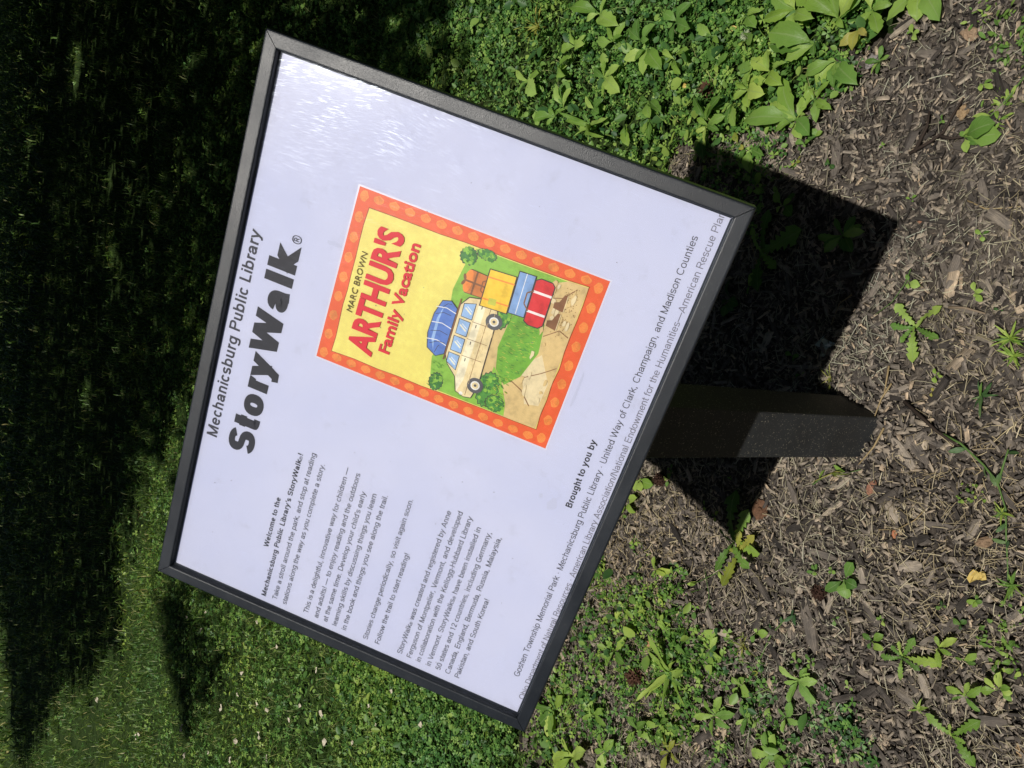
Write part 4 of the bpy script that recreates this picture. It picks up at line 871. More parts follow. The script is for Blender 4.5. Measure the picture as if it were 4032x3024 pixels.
# ------------------------------------------------------------------ a plain grotesque alphabet drawn as strokes
CAPZ, XHT, DSC = .716, .525, -.205
def el(cx, cy, rx, ry, a0, a1, n=12):
    o = []
    for i in range(n + 1):
        t = math.radians(a0 + (a1 - a0) * i / n); c, s = math.cos(t), math.sin(t); e = .86
        o.append((cx + rx * math.copysign(abs(c) ** e, c), cy + ry * math.copysign(abs(s) ** e, s)))
    return o
def glyph(ch, v, h):
    """v, h: half stroke widths. returns advance, strokes (each a list of points, centre line)"""
    X, C = XHT, CAPZ; L = []
    def cap(W, *st): return W, list(st)
    if ch == ' ': return .28, []
    if ch == 'a':
        W = .47; r = .17; L = [el(W / 2 - .01, X - h - r + .0, W / 2 - .01 - v, r, 168, 0, 10) + [(W - v - .02, .12), (W - v, 0)],
             [(W - v - .02, .30), (.25, .285 - h * .3)] + el(.18 + v * .3, .155, .18 + v * .3 - v, .155 - h, 90, 270, 10) + [(W * .62, h + .03), (W - v - .02, .17)]]; return W + .085, [(.04, L)]
    if ch == 'b': W = .47; return W + .09, [(.055, [[(v, C), (v, 0)], el(W / 2 + .0, X / 2, W / 2 - v, X / 2 - h, 0, 360, 20)])]
    if ch == 'd': W = .47; return W + .09, [(.035, [[(W - v, C), (W - v, 0)], el(W / 2, X / 2, W / 2 - v, X / 2 - h, 0, 360, 20)])]
    if ch == 'p': W = .47; return W + .09, [(.055, [[(v, X), (v, DSC)], el(W / 2 + .0, X / 2, W / 2 - v, X / 2 - h, 0, 360, 20)])]
    if ch == 'q': W = .47; return W + .09, [(.035, [[(W - v, X), (W - v, DSC)], el(W / 2, X / 2, W / 2 - v, X / 2 - h, 0, 360, 20)])]
    if ch == 'g': W = .47; return W + .09, [(.035, [[(W - v, X), (W - v, -.04)] + el(W / 2, -.04, W / 2 - v, .165 - h, 0, -165, 10), el(W / 2, X / 2 + .01, W / 2 - v, X / 2 - h - .01, 0, 360, 20)])]
    if ch == 'c': W = .44; return W + .06, [(.035, [el(W / 2, X / 2, W / 2 - v, X / 2 - h, 38, 322, 18)])]
    if ch == 'e': W = .48; return W + .075, [(.035, [[(v * .6, X / 2 + h * .2), (W - v, X / 2 + h * .2)], el(W / 2, X / 2, W / 2 - v, X / 2 - h, 3, 325, 20)])]
    if ch == 'f': W = .26; return W + .02, [(.015, [[(W, C - h)] + el(.19, C - .12 - 0 * h, .19 - .075 - v * .2, .12 - h, 90, 180, 6) + [(.075 + v * .2, 0)], [(0, X - h), (W - .01, X - h)]])]
    if ch in 'hn':
        W = .42; top = C if ch == 'h' else X
        return W + .13, [(.065, [[(v, top), (v, 0)], [(v, X * .55)] + el(W / 2, X - .17, W / 2 - v, .17 - h, 165, 0, 10) + [(W - v, 0)]])]
    if ch == 'm':
        W = .70; q = W / 2
        return W + .13, [(.065, [[(v, X), (v, 0)], [(v, X * .55)] + el(q / 2 + v / 2, X - .15, (q - v) / 2, .15 - h, 165, 0, 8) + [(q, 0)], [(q, X * .55)] + el(q + q / 2 - v / 2, X - .15, (q - v) / 2, .15 - h, 165, 0, 8) + [(W - v, 0)]])]
    if ch == 'r': return .335, [(.065, [[(v, X), (v, 0)], [(v, X * .5)] + el(.25, X - .20, .25 - v, .20 - h, 170, 95, 7) + [(.27, X - h * 1.1)]])]
    if ch == 'i': return .225, [(.066 - v * .1, [[(v, X), (v, 0)], [(v, C), (v, C - max(.1, v * 1.5))]])]
    if ch == 'j': return .225, [(.066, [[(v, X), (v, -.10), (-.04, DSC + h)], [(v, C), (v, C - .1)]])]
    if ch == 'l': return .225 + v * .6, [(.066, [[(v, C), (v, 0)]])]
    if ch == 'k': return .50 + v * .8, [(.065, [[(v, C), (v, 0)], [(v + .01, .19), (.40 + v * .2, X)], [(.15 + v * .2, .28), (.42 + v * .5, 0)]])]
    if ch == 'o': W = .49 + v * .3; return W + .07, [(.035, [el(W / 2, X / 2, W / 2 - v, X / 2 - h, 0, 360, 22)])]
    if ch == 's':
        W = .43; r1, r2 = (X / 2 - h) / 2 * 1.0, (X / 2 - h) / 2 * 1.0
        return W + .06, [(.03, [el(W / 2, X - h - r1, W / 2 - v, r1, 25, 250, 10) + el(W / 2, h + r2, W / 2 - v, r2, 70, -155, 10)])]
    if ch == 't': return .28 + v * .3, [(.015, [[(.11 + v * .2, C - .05), (.11 + v * .2, .11)] + el(.21 + v * .2, .11, .10, .11 - h, 180, 262, 5) + [(.26 + v * .2, h)], [(0, X - h), (.25 + v * .2, X - h)]])]
    if ch == 'u': W = .42; return W + .13, [(.062, [[(W - v, X), (W - v, 0)], [(v, X), (v, .17)] + el(W / 2, .17, W / 2 - v, .17 - h, 180, 345, 10) + [(W - v, X * .45)]])]
    if ch == 'v': W = .48 + v * .6; return W + .02, [(.01, [[(v, X), (W / 2, 0), (W - v, X)]])]
    if ch == 'y': W = .48 + v * .9; return W + .015, [(.01, [[(v, X), (W / 2, .03)], [(W - v, X), (W / 2 - .055 - v * .25, -.06)], [(W / 2 - .035 - v * .2, 0), (W / 2 - .07 - v * .3, -.11), (W / 2 - .12 - v * .4, DSC + h + .01), (.05, DSC + h)]])]
    if ch == 'w': W = .70 + v * .6; return W + .02, [(.01, [[(v, X), (W * .27, 0), (W / 2, X), (W * .73, 0), (W - v, X)]])]
    if ch == 'x': W = .46; return W + .02, [(.01, [[(v, X), (W - v, 0)], [(W - v, X), (v, 0)]])]
    if ch == 'z': W = .44; return W + .04, [(.02, [[(.02, X - h), (W - v - .02, X - h), (v + .02, h), (W, h)]])]
    if ch == 'A': W = .66; return W + .01, [(.003, [[(v, 0), (W / 2, C)], [(W / 2, C), (W - v, 0)], [(W * .2, .22), (W * .8, .22)]])]
    if ch == 'B': W = .53; return W + .12, [(.075, [[(v, 0), (v, C)], [(v, C - h), (W * .55, C - h)] + el(W * .58, C * .745, W * .38 - v, C * .245 - h, 90, -90, 8) + [(v, C * .5)], [(v, h), (W * .55, h)] + el(W * .60, C * .265, W * .40 - v, C * .25 - h, -90, 90, 8)])]
    if ch in 'CG':
        W = .65; st_ = [el(W / 2, C / 2, W / 2 - v, C / 2 - h, 38, 322 if ch == 'C' else 330, 22)]
        if ch == 'G': st_.append([(W * .55, C * .46), (W - v, C * .46), (W - v, .06)])
        return W + .085, [(.045, st_)]
    if ch == 'D': W = .58; return W + .12, [(.075, [[(v, 0), (v, C)], [(v, C - h), (W * .42, C - h)] + el(W * .46, C / 2, W * .54 - v, C / 2 - h, 90, -90, 12) + [(v, h)]])]
    if ch == 'E': W = .50; return W + .12, [(.08, [[(v, 0), (v, C)], [(v, C - h), (W, C - h)], [(v, C * .52), (W - .03, C * .52)], [(v, h), (W + .01, h)]])]
    if ch == 'F': W = .47; return W + .11, [(.08, [[(v, 0), (v, C)], [(v, C - h), (W, C - h)], [(v, C * .50), (W - .06, C * .50)]])]
    if ch == 'H': W = .56; return W + .16, [(.08, [[(v, 0), (v, C)], [(W - v, 0), (W - v, C)], [(v, C * .53), (W - v, C * .53)]])]
    if ch == 'I': return .28, [(.09, [[(v, 0), (v, C)]])]
    if ch == 'K': W = .58; return W + .08, [(.078, [[(v, 0), (v, C)], [(v, C * .30), (W - v - .02, C)], [(W * .34, C * .56), (W - v + .02, 0)]])]
    if ch == 'L': W = .44; return W + .10, [(.075, [[(v, C), (v, 0)], [(v, h), (W, h)]])]
    if ch == 'M': W = .68; return W + .15, [(.075, [[(v, 0), (v, C)], [(W - v, 0), (W - v, C)], [(v, C), (W / 2, 0), (W - v, C)]])]
    if ch == 'N': W = .57; return W + .15, [(.076, [[(v, 0), (v, C)], [(W - v, 0), (W - v, C)], [(v, C), (W - v, 0)]])]
    if ch == 'O': W = .69; return W + .09, [(.045, [el(W / 2, C / 2, W / 2 - v, C / 2 - h, 0, 360, 26)])]
    if ch == 'P': W = .54; return W + .10, [(.077, [[(v, 0), (v, C)], [(v, C - h), (W * .55, C - h)] + el(W * .60, C * .71, W * .40 - v, C * .29 - h, 90, -90, 9) + [(v, C * .42 + h)]])]
    if ch == 'R': W = .57; return W + .11, [(.078, [[(v, 0), (v, C)], [(v, C - h), (W * .52, C - h)] + el(W * .58, C * .725, W * .38 - v, C * .275 - h, 90, -90, 9) + [(v, C * .45 + h)], [(W * .60, C * .44), (W * .88, .12), (W - v + .02, 0)]])]
    if ch == 'S':
        W = .57; r1 = (C / 2 - h) / 2
        return W + .09, [(.045, [el(W / 2, C - h - r1, W / 2 - v, r1, 18, 245, 13) + el(W / 2, h + r1, W / 2 - v, r1, 65, -162, 13)])]
    if ch == 'T': W = .57; return W + .04, [(.02, [[(W / 2, 0), (W / 2, C)], [(0, C - h), (W, C - h)]])]
    if ch == 'U': W = .57; return W + .15, [(.076, [[(v, C), (v, .24)] + el(W / 2, .24, W / 2 - v, .24 - h, 180, 360, 12) + [(W - v, C)]])]
    if ch == 'V': W = .65; return W + .01, [(.005, [[(v, C), (W / 2, 0), (W - v, C)]])]
    if ch == 'W': W = .93 + v * .5; return W + .01, [(.005, [[(v, C), (W * .27, 0), (W / 2, C), (W * .73, 0), (W - v, C)]])]
    if ch == 'Y': W = .64; return W + .02, [(.01, [[(v, C), (W / 2, .30), (W - v, C)], [(W / 2, .32), (W / 2, 0)]])]
    if ch == '5': W = .46; return .556, [(.045, [[(W - .04, C - h), (.10, C - h), (.055, .36)] + el(W / 2, .235, W / 2 - v, .235 - h, 140, -150, 14)])]
    if ch == '0': W = .46; return .556, [(.045, [el(W / 2, C / 2, W / 2 - v, C / 2 - h, 0, 360, 22)])]
    if ch == '1': return .556, [(.10, [[(.20, 0), (.20, C)], [(.20, C - .03), (.03, C - .16)]])]
    if ch == '2': W = .46; return .556, [(.035, [el(W / 2, C - .20, W / 2 - v, .20 - h, 170, -25, 10) + [(v + .02, h), (W, h)]])]
    if ch == '.': return .278, [(.09, [[(v, 0), (v, .10)]])]
    if ch == ',': return .278, [(.085, [[(v, .10), (v, 0), (v - .03, -.12)]])]
    if ch == '!': return .278, [(.10, [[(v, 0), (v, .10)], [(v, .20), (v, C)]])]
    if ch == "'": return .20, [(.06, [[(v, C), (v, C - .10), (v - .03, C - .20)]])]
    if ch == '-': return .333, [(.03, [[(0, .26), (.27, .26)]])]
    if ch == '—': return 1.0, [(.0, [[(0, .27), (1.0, .27)]])]
    if ch == '·': return .278, [(.10, [[(v, .26), (v, .36)]])]
    if ch == '/': return .278, [(.0, [[(v, -.01), (.278 - v, C)]])]
    if ch == '®':
        k = .42; q = lambda P_: [(.03 + .37 * x, -.0 + .37 * y) for (x, y) in P_]
        return .46, [(.02, [el(.20, .16, .19, .19, 0, 360, 18), [(.13, .06), (.13, .27), (.23, .27), (.27, .215), (.23, .165), (.13, .165)], [(.21, .165), (.28, .06)]])]
    return .5, []
def ribbon(pts, wv, wh, VV, FF, z, closed=False):
    P_ = [np.array(p, float) for p in pts]; n = len(P_)
    if not closed and n > 2:            # break the stroke at sharp corners
        for i in range(1, n - 1):
            d0, d1 = P_[i] - P_[i - 1], P_[i + 1] - P_[i]; l0, l1 = np.hypot(*d0), np.hypot(*d1)
            if l0 > .12 and l1 > .12 and d0 @ d1 / (l0 * l1) < .25:
                ribbon(P_[:i + 1], wv, wh, VV, FF, z); ribbon(P_[i:], wv, wh, VV, FF, z + 1e-6); return
    b0 = len(VV)
    if n == 2:
        d = P_[1] - P_[0]; l = np.hypot(*d)
        if abs(d[1]) > .55 * abs(d[0]) and l > .2:
            o = np.array((wv * l / abs(d[1]) if abs(d[0]) > .02 else wv, 0)); VV += [(*(P_[0] + o), z), (*(P_[0] - o), z), (*(P_[1] + o), z), (*(P_[1] - o), z)]
            FF.append((b0, b0 + 1, b0 + 3, b0 + 2)); return
    if closed: P_ = P_[:-1]; n -= 1
    for i in range(n):
        a = P_[(i - 1) % n] if (i > 0 or closed) else None; c = P_[(i + 1) % n] if (i < n - 1 or closed) else None
        ds = []
        for q, r_ in ((a, P_[i]), (P_[i], c)):
            if q is None or r_ is None: continue
            d = r_ - q; l = np.hypot(*d)
            if l > 1e-9: ds.append(d / l)
        if not ds: ds = [np.array((1., 0.))]
        t = sum(ds); l = np.hypot(*t); t = t / l if l > 1e-6 else ds[0]
        nn = np.array((-t[1], t[0])); k = max(.7, abs(nn @ np.array((-ds[0][1], ds[0][0])))) if len(ds) > 1 else 1
        off = np.array((nn[0] * wv, nn[1] * wh)) / k
        VV.append((*(P_[i] + off), z)); VV.append((*(P_[i] - off), z))
    for i in range(n if closed else n - 1):
        j = (i + 1) % n; FF.append((b0 + 2 * i, b0 + 2 * i + 1, b0 + 2 * j + 1, b0 + 2 * j))
def stext(name, s, u0, v0, u1, cap, mat, weight=.085, z=0.0003, v1=None, track=0.0, hw=None, small=None):
    wv, wh = weight / 2, (hw or weight * .88) / 2; VV_, FF_ = [], []; x = 0; kz = 0
    for ch in s:
        k = 1
        w_v, w_h = (wv, wh) if ch != '®' else (min(wv, .018), min(wh, .018))
        adv, parts_ = glyph(ch, w_v, w_h); extra = max(0, weight - .085) * .12
        for (ox, sts) in parts_:
            for stt in sts:
                kz += 1; cl = len(stt) > 8 and math.hypot(stt[0][0] - stt[-1][0], stt[0][1] - stt[-1][1]) < 1e-3
                ribbon([(x + ox + p[0], p[1]) for p in stt], w_v, w_h, VV_, FF_, (kz % 7) * 1.5e-6, cl)
        x += adv + track + (extra if ch != ' ' else 0)
    co = np.array(VV_); x0, x1 = co[:, 0].min(), co[:, 0].max(); sx = (u1 - u0) / (x1 - x0); sy = cap / CAPZ; th = 0 if v1 is None else math.atan2(v1 - v0, u1 - u0)
    xx = (co[:, 0] - x0) * sx; yy = co[:, 1] * sy
    V_ = [(u0 + a * math.cos(th) - b * math.sin(th), v0 + a * math.sin(th) + b * math.cos(th), PZP + z + c) for a, b, c in zip(xx, yy, co[:, 2])]
    return link(name, pymesh(name, V_, FF_, mat), poster, I4)

stext('subtitle_text', 'Mechanicsburg Public Library', -.1215, .2138, .1340, .0133, M_ink2, .125)
stext('title_text', 'StoryWalk', -.1265, .1664, .1338, .0330, M_ink, .215, hw=.165)
stext('registered_mark', '®', .1352, .1690, .1442, .0185, M_ink2, .085, z=.0006)
LN = [('Welcome to the', -.2361, .1199, -.1641, 1), ("Mechanicsburg Public Library's StoryWalk®!", -.3050, .1073, -.0978, 1),
      ('Take a stroll around the park, and stop at reading', -.3035, .0926, -.0905, 0), ('stations along the way as you complete a story.', -.3042, .0792, -.0992, 0),
      ('This is a delightful, innovative way for children —', -.3034, .0498, -.0905, 0), ('and adults! — to enjoy reading and the outdoors', -.3036, .0360, -.0922, 0),
      ("at the same time. Develop your child's early", -.3034, .0236, -.1118, 0), ('learning skills by discussing things you learn', -.3034, .0109, -.1090, 0),
      ('in the book and things you see along the trail.', -.3036, -.0019, -.1052, 0), ('Stories change periodically, so visit again soon.', -.3034, -.0310, -.0970, 0),
      ('Follow the trail to start reading!', -.3026, -.0468, -.1663, 0), ('StoryWalk® was created and registered by Anne', -.3027, -.0767, -.0918, 0),
      ('Ferguson of Montpelier, Vermont, and developed', -.3025, -.0893, -.0872, 0), ('in collaboration with the Kellogg-Hubbard Library', -.3024, -.1014, -.0880, 0),
      ('in Vermont. StoryWalks® have been installed in', -.3021, -.1146, -.0968, 0), ('50 states and 12 countries, including Germany,', -.3018, -.1274, -.0975, 0),
      ('Canada, England, Bermuda, Russia, Malaysia,', -.3014, -.1399, -.0988, 0), ('Pakistan, and South Korea!', -.3012, -.1524, -.1811, 0)]
for (s_, u0, v0, u1, bd) in LN: stext('text_line', s_, u0, v0, u1, .0064, M_ink if bd else M_ink2, .135 if bd else .088)
stext('text_line', 'Brought to you by', -.0301, -.1989, .0542, .0072, M_ink, .135, v1=-.1967)
stext('text_line', 'Goshen Township Memorial Park · Mechanicsburg Public Library · United Way of Clark, Champaign, and Madison Counties', -.2640, -.2178, .2862, .0071, M_ink2, .080, v1=-.2116)
stext('text_line', 'Ohio Department of Natural Resources · American Library Association/National Endowment for the Humanities—American Rescue Plan', -.2920, -.2339, .3148, .0071, M_ink3, .080, v1=-.2266)

M_smear = flat('smear', (0.52, 0.54, 0.68), 0.6)
rs = random.Random(12)
def spot(u, v, ru, rv, mat, n=12, z=.00018, name='smear'):
    V_ = [(u + ru * rs.uniform(.6, 1.1) * math.cos(6.2832 * i / n), v + rv * rs.uniform(.6, 1.1) * math.sin(6.2832 * i / n), PZP + z) for i in range(n)]
    link(name, pymesh(name, V_, [tuple(range(n))], mat), poster, I4)
for (u, v, a, c) in ((-.035, -.178, .010, .006), (-.030, -.163, .004, .003), (.150, .133, .003, .010), (.10, -.158, .030, .0016)): spot(u, v, a, c, M_smear)
for i in range(34): spot(rs.uniform(-.30, .30), rs.uniform(-.22, .22), rs.uniform(.0003, .0009), rs.uniform(.0003, .0009), M_ink3, 6, .0009, 'speck')
# book cover print, laminated on the poster. Coordinates a: 0..1 across, b: 0..1 downwards
CU0, CU1, CV0, CV1 = .0240, .2168, .1213, -.1492
def cxy(a, b): return (CU0 + a * (CU1 - CU0), CV0 + b * (CV1 - CV0))
def cmat(n, c):
    m, nt, b = newmat(n); tc = N(nt, 'ShaderNodeTexCoord'); n1 = noise(nt, 120, tc.outputs['Object'], 4, .7); n2 = noise(nt, 30, tc.outputs['Object'], 3)
    v = math_(nt, 'ADD', math_(nt, 'MULTIPLY', n1.outputs[0], .5), math_(nt, 'MULTIPLY', n2.outputs[0], .5)); k = .95 if n.endswith(('yellow', 'orange')) else .75
    r_ = ramp(nt, [(.36, tuple(x * k for x in c)), (.5, c), (.66, tuple(min(.82, x * 1.10 + .01) for x in c))], v.outputs[0] if hasattr(v, 'outputs') else v)
    nt.links.new(r_.outputs[0], b.inputs['Base Color']); b.inputs['Roughness'].default_value = .45; b.inputs['Specular IOR Level'].default_value = .35; return m
MC = {k: cmat('print_' + k, c) for k, c in dict(orange=(0.74, 0.115, 0.030), yellow=(0.78, 0.68, 0.17), shell=(0.80, 0.27, 0.055), shell2=(0.80, 0.19, 0.04), line=(0.28, 0.05, 0.01),
      green=(0.17, 0.40, 0.040), green2=(0.26, 0.50, 0.06), dark=(0.05, 0.20, 0.035), bush=(0.09, 0.30, 0.05), sand=(0.62, 0.47, 0.22), sand2=(0.70, 0.60, 0.38), cream=(0.74, 0.62, 0.36),
      cream2=(0.80, 0.74, 0.55), blue=(0.10, 0.20, 0.52), sky=(0.30, 0.46, 0.70), red=(0.60, 0.030, 0.035), tan=(0.56, 0.20, 0.05), gold=(0.78, 0.54, 0.05), white=(0.78, 0.78, 0.76),
      ink=(0.05, 0.04, 0.04), tyre=(0.10, 0.10, 0.11), brown=(0.22, 0.10, 0.04), jean=(0.22, 0.36, 0.60), lime=(0.50, 0.52, 0.08)).items()}
keys = list(MC); VV, FF, MI = [], [], []; LAY = [0]
def poly(pts, col, lay=None, raw=False):
    LAY[0] += 1; z = PZP + 0.00020 + LAY[0] * 0.0000011
    b0 = len(VV)
    for (a, b) in pts:
        u_, v_ = cxy(a, b); VV.append((u_, v_, z))
    FF.append(tuple(range(b0, b0 + len(pts)))[::-1] if area(pts) > 0 else tuple(range(b0, b0 + len(pts)))); MI.append(keys.index(col))
def area(p): return sum(p[i][0] * p[(i + 1) % len(p)][1] - p[(i + 1) % len(p)][0] * p[i][1] for i in range(len(p)))
ASP = 0.1928 / 0.2705
def ell(a, b, ra, rb, col, n=14, rot=0, wob=0, seed=0):
    r_ = random.Random(seed)
    P_ = []
    for i in range(n):
        t = i * 6.2832 / n; k = 1 + r_.uniform(-wob, wob); x = ra * math.cos(t) * k; y = rb * math.sin(t) * k
        P_.append((a + x * math.cos(rot) - y * math.sin(rot) / ASP * 1.0, b + (x * math.sin(rot) * ASP + y * math.cos(rot))))
    poly(P_, col)
def stroke(pts, wd, col):
    for (p, q) in zip(pts, pts[1:]):
        dx, dy = (q[0] - p[0]), (q[1] - p[1]) / ASP; l = math.hypot(dx, dy) + 1e-9; nx, ny = -dy / l * wd / 2, dx / l * wd / 2 * ASP
        poly([(p[0] + nx, p[1] + ny), (q[0] + nx, q[1] + ny), (q[0] - nx, q[1] - ny), (p[0] - nx, p[1] - ny)], col)
def leafy(cx, cy, ra, rb, seed, base='bush'):
    r_ = random.Random(seed); P_ = []
    for i in range(30):
        t = i * 6.2832 / 30; k = 1.0 if i % 2 else 0.87; P_.append((cx + ra * k * math.cos(t), cy + rb * k * math.sin(t)))
    poly(P_, base)
    stroke(P_ + P_[:1], .004, 'ink')
    for i in range(int(ra * rb * 9000) + 6):
        t, q = r_.uniform(0, 6.28), math.sqrt(r_.random()) * .85; x, y = cx + ra * q * math.cos(t), cy + rb * q * math.sin(t)
        ell(x, y, .011, .008, r_.choice(['green', 'dark', 'green2']), 6, r_.random() * 3, .2, i)
        if i % 3 == 0: stroke([(x - .007, y), (x - .002, y - .006), (x + .005, y - .003)], .0022, 'ink')
# (the outer sheet is the laminate, drawn as its own object below)
poly([(0, 0), (1, 0), (1, 1), (0, 1)], 'orange')
for i in range(9):            # scallop shells along the border
    for (a, b, ro) in ((.04 + .115 * i, .028, 0), (.05 + .112 * i, .968, 3.1)):
        LL = [(a + .030 * math.cos(t), b + .019 * math.sin(t)) for t in np.linspace(math.pi * .9 + ro, math.pi * 2.1 + ro, 9)] + [(a, b + (.017 if ro == 0 else -.017))]
        poly(LL, 'shell')
        for t in np.linspace(math.pi * 1.1 + ro, math.pi * 1.9 + ro, 4): stroke([(a, b + (.012 if ro == 0 else -.012)), (a + .025 * math.cos(t), b + .016 * math.sin(t))], .0022, 'shell2')
for i in range(14):
    for (a, sg) in ((.036, 1), (.966, -1)):
        b = .085 + .064 * i
        LL = [(a + sg * .024 * math.cos(t), b + .021 * math.sin(t)) for t in np.linspace(-1.9, 1.9, 9)] + [(a - sg * .024, b)]
        poly(LL, 'shell')
        for t in np.linspace(-1.3, 1.3, 4): stroke([(a - sg * .016, b), (a + sg * .020 * math.cos(t), b + .018 * math.sin(t))], .0022, 'shell2')
r_ = random.Random(3)
def wob(p, q, n, am): return [(p[0] + (q[0] - p[0]) * i / n + r_.uniform(-am, am), p[1] + (q[1] - p[1]) * i / n + r_.uniform(-am, am)) for i in range(n)]
IN = [(.066, .058), (.908, .055), (.930, .938), (.088, .936)]
def rim(d):
    rr = random.Random(9); o = []
    for k in range(4):
        p, q = IN[k], IN[(k + 1) % 4]
        for i in range(9):
            x = p[0] + (q[0] - p[0]) * i / 9 + rr.uniform(-.004, .004); y = p[1] + (q[1] - p[1]) * i / 9 + rr.uniform(-.003, .003)
            o.append((.5 + (x - .5) * d, .5 + (y - .5) * (1 + (d - 1) * .72)))
    return o
poly(rim(1.008), 'line'); poly(rim(1.0), 'yellow')
# a plain country scene: hills, hedges, a path, a loaded estate car and a pile of luggage
poly([(.083, .50), (.16, .47), (.26, .455), (.36, .475), (.50, .47), (.66, .455), (.80, .47), (.914, .50), (.922, .90), (.09, .90)], 'green2')
leafy(.13, .50, .055, .030, 1, 'dark'); leafy(.86, .475, .05, .035, 2, 'dark'); leafy(.90, .54, .03, .04, 12, 'bush')
poly([(.084, .76), (.30, .655), (.52, .62), (.74, .66), (.60, .72), (.34, .79), (.088, .86)], 'sand')
poly([(.086, .82), (.30, .74), (.50, .72), (.55, .80), (.88, .80), (.925, .86), (.928, .935), (.09, .934)], 'sand')
poly([(.20, .86), (.40, .80), (.50, .86), (.36, .92), (.22, .915)], 'sand2')
poly([(.26, .76), (.33, .71), (.45, .69), (.62, .70), (.72, .73), (.74, .78), (.66, .83), (.50, .845), (.34, .81)], 'green')
for i in range(240):
    x, y = r_.uniform(.28, .72), r_.uniform(.70, .835)
    if ((x - .50) / .22) ** 2 + ((y - .768) / .062) ** 2 > 1: continue
    stroke([(x, y), (x + r_.uniform(-.006, .006), y - r_.uniform(.008, .016))], .0026, r_.choice(['dark', 'green2', 'lime', 'bush']))
poly([(.0875, .70), (.16, .66), (.24, .70), (.34, .70), (.28, .745), (.16, .79), (.088, .80)], 'green2')
leafy(.20, .705, .11, .045, 4); leafy(.14, .75, .05, .04, 7); leafy(.62, .665, .08, .036, 5)
for p in ([(.30, .78), (.27, .83), (.20, .88)], [(.34, .82), (.40, .88), (.46, .93)], [(.60, .84), (.66, .89), (.64, .93)], [(.80, .80), (.83, .86), (.90, .90)]):
    stroke(p, .004, 'brown')
for i in range(90): ell(r_.uniform(.62, .90), r_.uniform(.86, .925), .0022, .0018, 'brown', 5)
# estate car seen from the side, plain windows
poly([(.105, .625), (.12, .585), (.20, .565), (.255, .520), (.30, .503), (.60, .500), (.655, .525), (.675, .585), (.672, .640), (.60, .655), (.20, .668), (.115, .655)], 'ink')
poly([(.109, .623), (.123, .588), (.202, .568), (.257, .523), (.302, .506), (.598, .503), (.651, .528), (.670, .586), (.667, .637), (.60, .651), (.20, .664), (.118, .652)], 'cream')
poly([(.123, .590), (.202, .570), (.64, .570), (.665, .588), (.665, .597), (.20, .603)], 'cream2')
for (a, b) in ((.235, .325), (.337, .425), (.437, .525), (.537, .635)):
    s0 = .03 if a == .235 else 0; s1 = .022 if a == .537 else 0
    poly([(a, .563), (a + s0, .516), (b - s1, .513), (b, .561)], 'ink'); poly([(a + .004, .560), (a + s0 + .003, .518), (b - s1 - .003, .516), (b - .004, .558)], 'sky')
    stroke([(a + .03, .553), (a + .055, .524)], .008, 'cream2'); stroke([(a + .045, .553), (a + .065, .530)], .004, 'white')
    stroke([(b - .02, .585), (b - .002, .584)], .005, 'ink')
for a in (.332, .432, .532): stroke([(a, .565), (a + .004, .648)], .0028, 'brown')
stroke([(.12, .628), (.665, .618)], .003, 'brown')
for (a, b) in ((.195, .655), (.575, .645)):
    ell(a, b, .045, .033, 'tyre', 18); ell(a, b, .026, .019, 'white', 14); ell(a, b, .019, .014, 'cream', 12); ell(a, b, .008, .006, 'tyre', 8)
ell(.122, .610, .010, .008, 'white', 10)
stroke([(.27, .502), (.63, .498)], .008, 'brown')
# rolled bundle, bags on the roof
poly([(.27, .468), (.30, .425), (.38, .410), (.50, .412), (.585, .430), (.60, .465), (.57, .497), (.30, .500)], 'ink')
poly([(.274, .468), (.303, .428), (.382, .413), (.498, .415), (.581, .432), (.596, .465), (.567, .494), (.302, .497)], 'blue')
poly([(.30, .452), (.36, .432), (.48, .430), (.56, .444), (.48, .440), (.36, .444)], 'sky')
for a in (.35, .45, .54): stroke([(a, .414), (a + .012, .455), (a, .496)], .005, 'white')
for (p, q) in (((.33, .43), (.36, .49)), ((.40, .42), (.41, .49)), ((.50, .42), (.52, .48)), ((.29, .46), (.34, .47)), ((.55, .44), (.58, .47))): stroke([p, ((p[0] + q[0]) / 2 + .012, (p[1] + q[1]) / 2), q], .003, 'ink')
for i in range(26):
    x = r_.uniform(.13, .64); y = .607 + r_.uniform(0, .05); stroke([(x, y), (x + r_.uniform(.01, .03), y + r_.uniform(-.002, .002))], .002, 'sand')
for i in range(150):
    x, y = r_.uniform(.09, .91), r_.uniform(.475, .52)
    if .24 < x < .82: continue
    stroke([(x, y), (x + .004, y - .010)], .0022, r_.choice(['bush', 'green', 'dark']))
for i in range(60):
    x, y = r_.uniform(.10, .30), r_.uniform(.72, .79); stroke([(x, y), (x + .004, y - .012)], .0026, r_.choice(['bush', 'dark', 'lime']))
for i in range(26):
    x, y = r_.uniform(.12, .90), r_.uniform(.80, .92); ell(x, y, r_.uniform(.01, .03), r_.uniform(.004, .010), r_.choice(['sand2', 'sand']), 8, 0, .3, i)
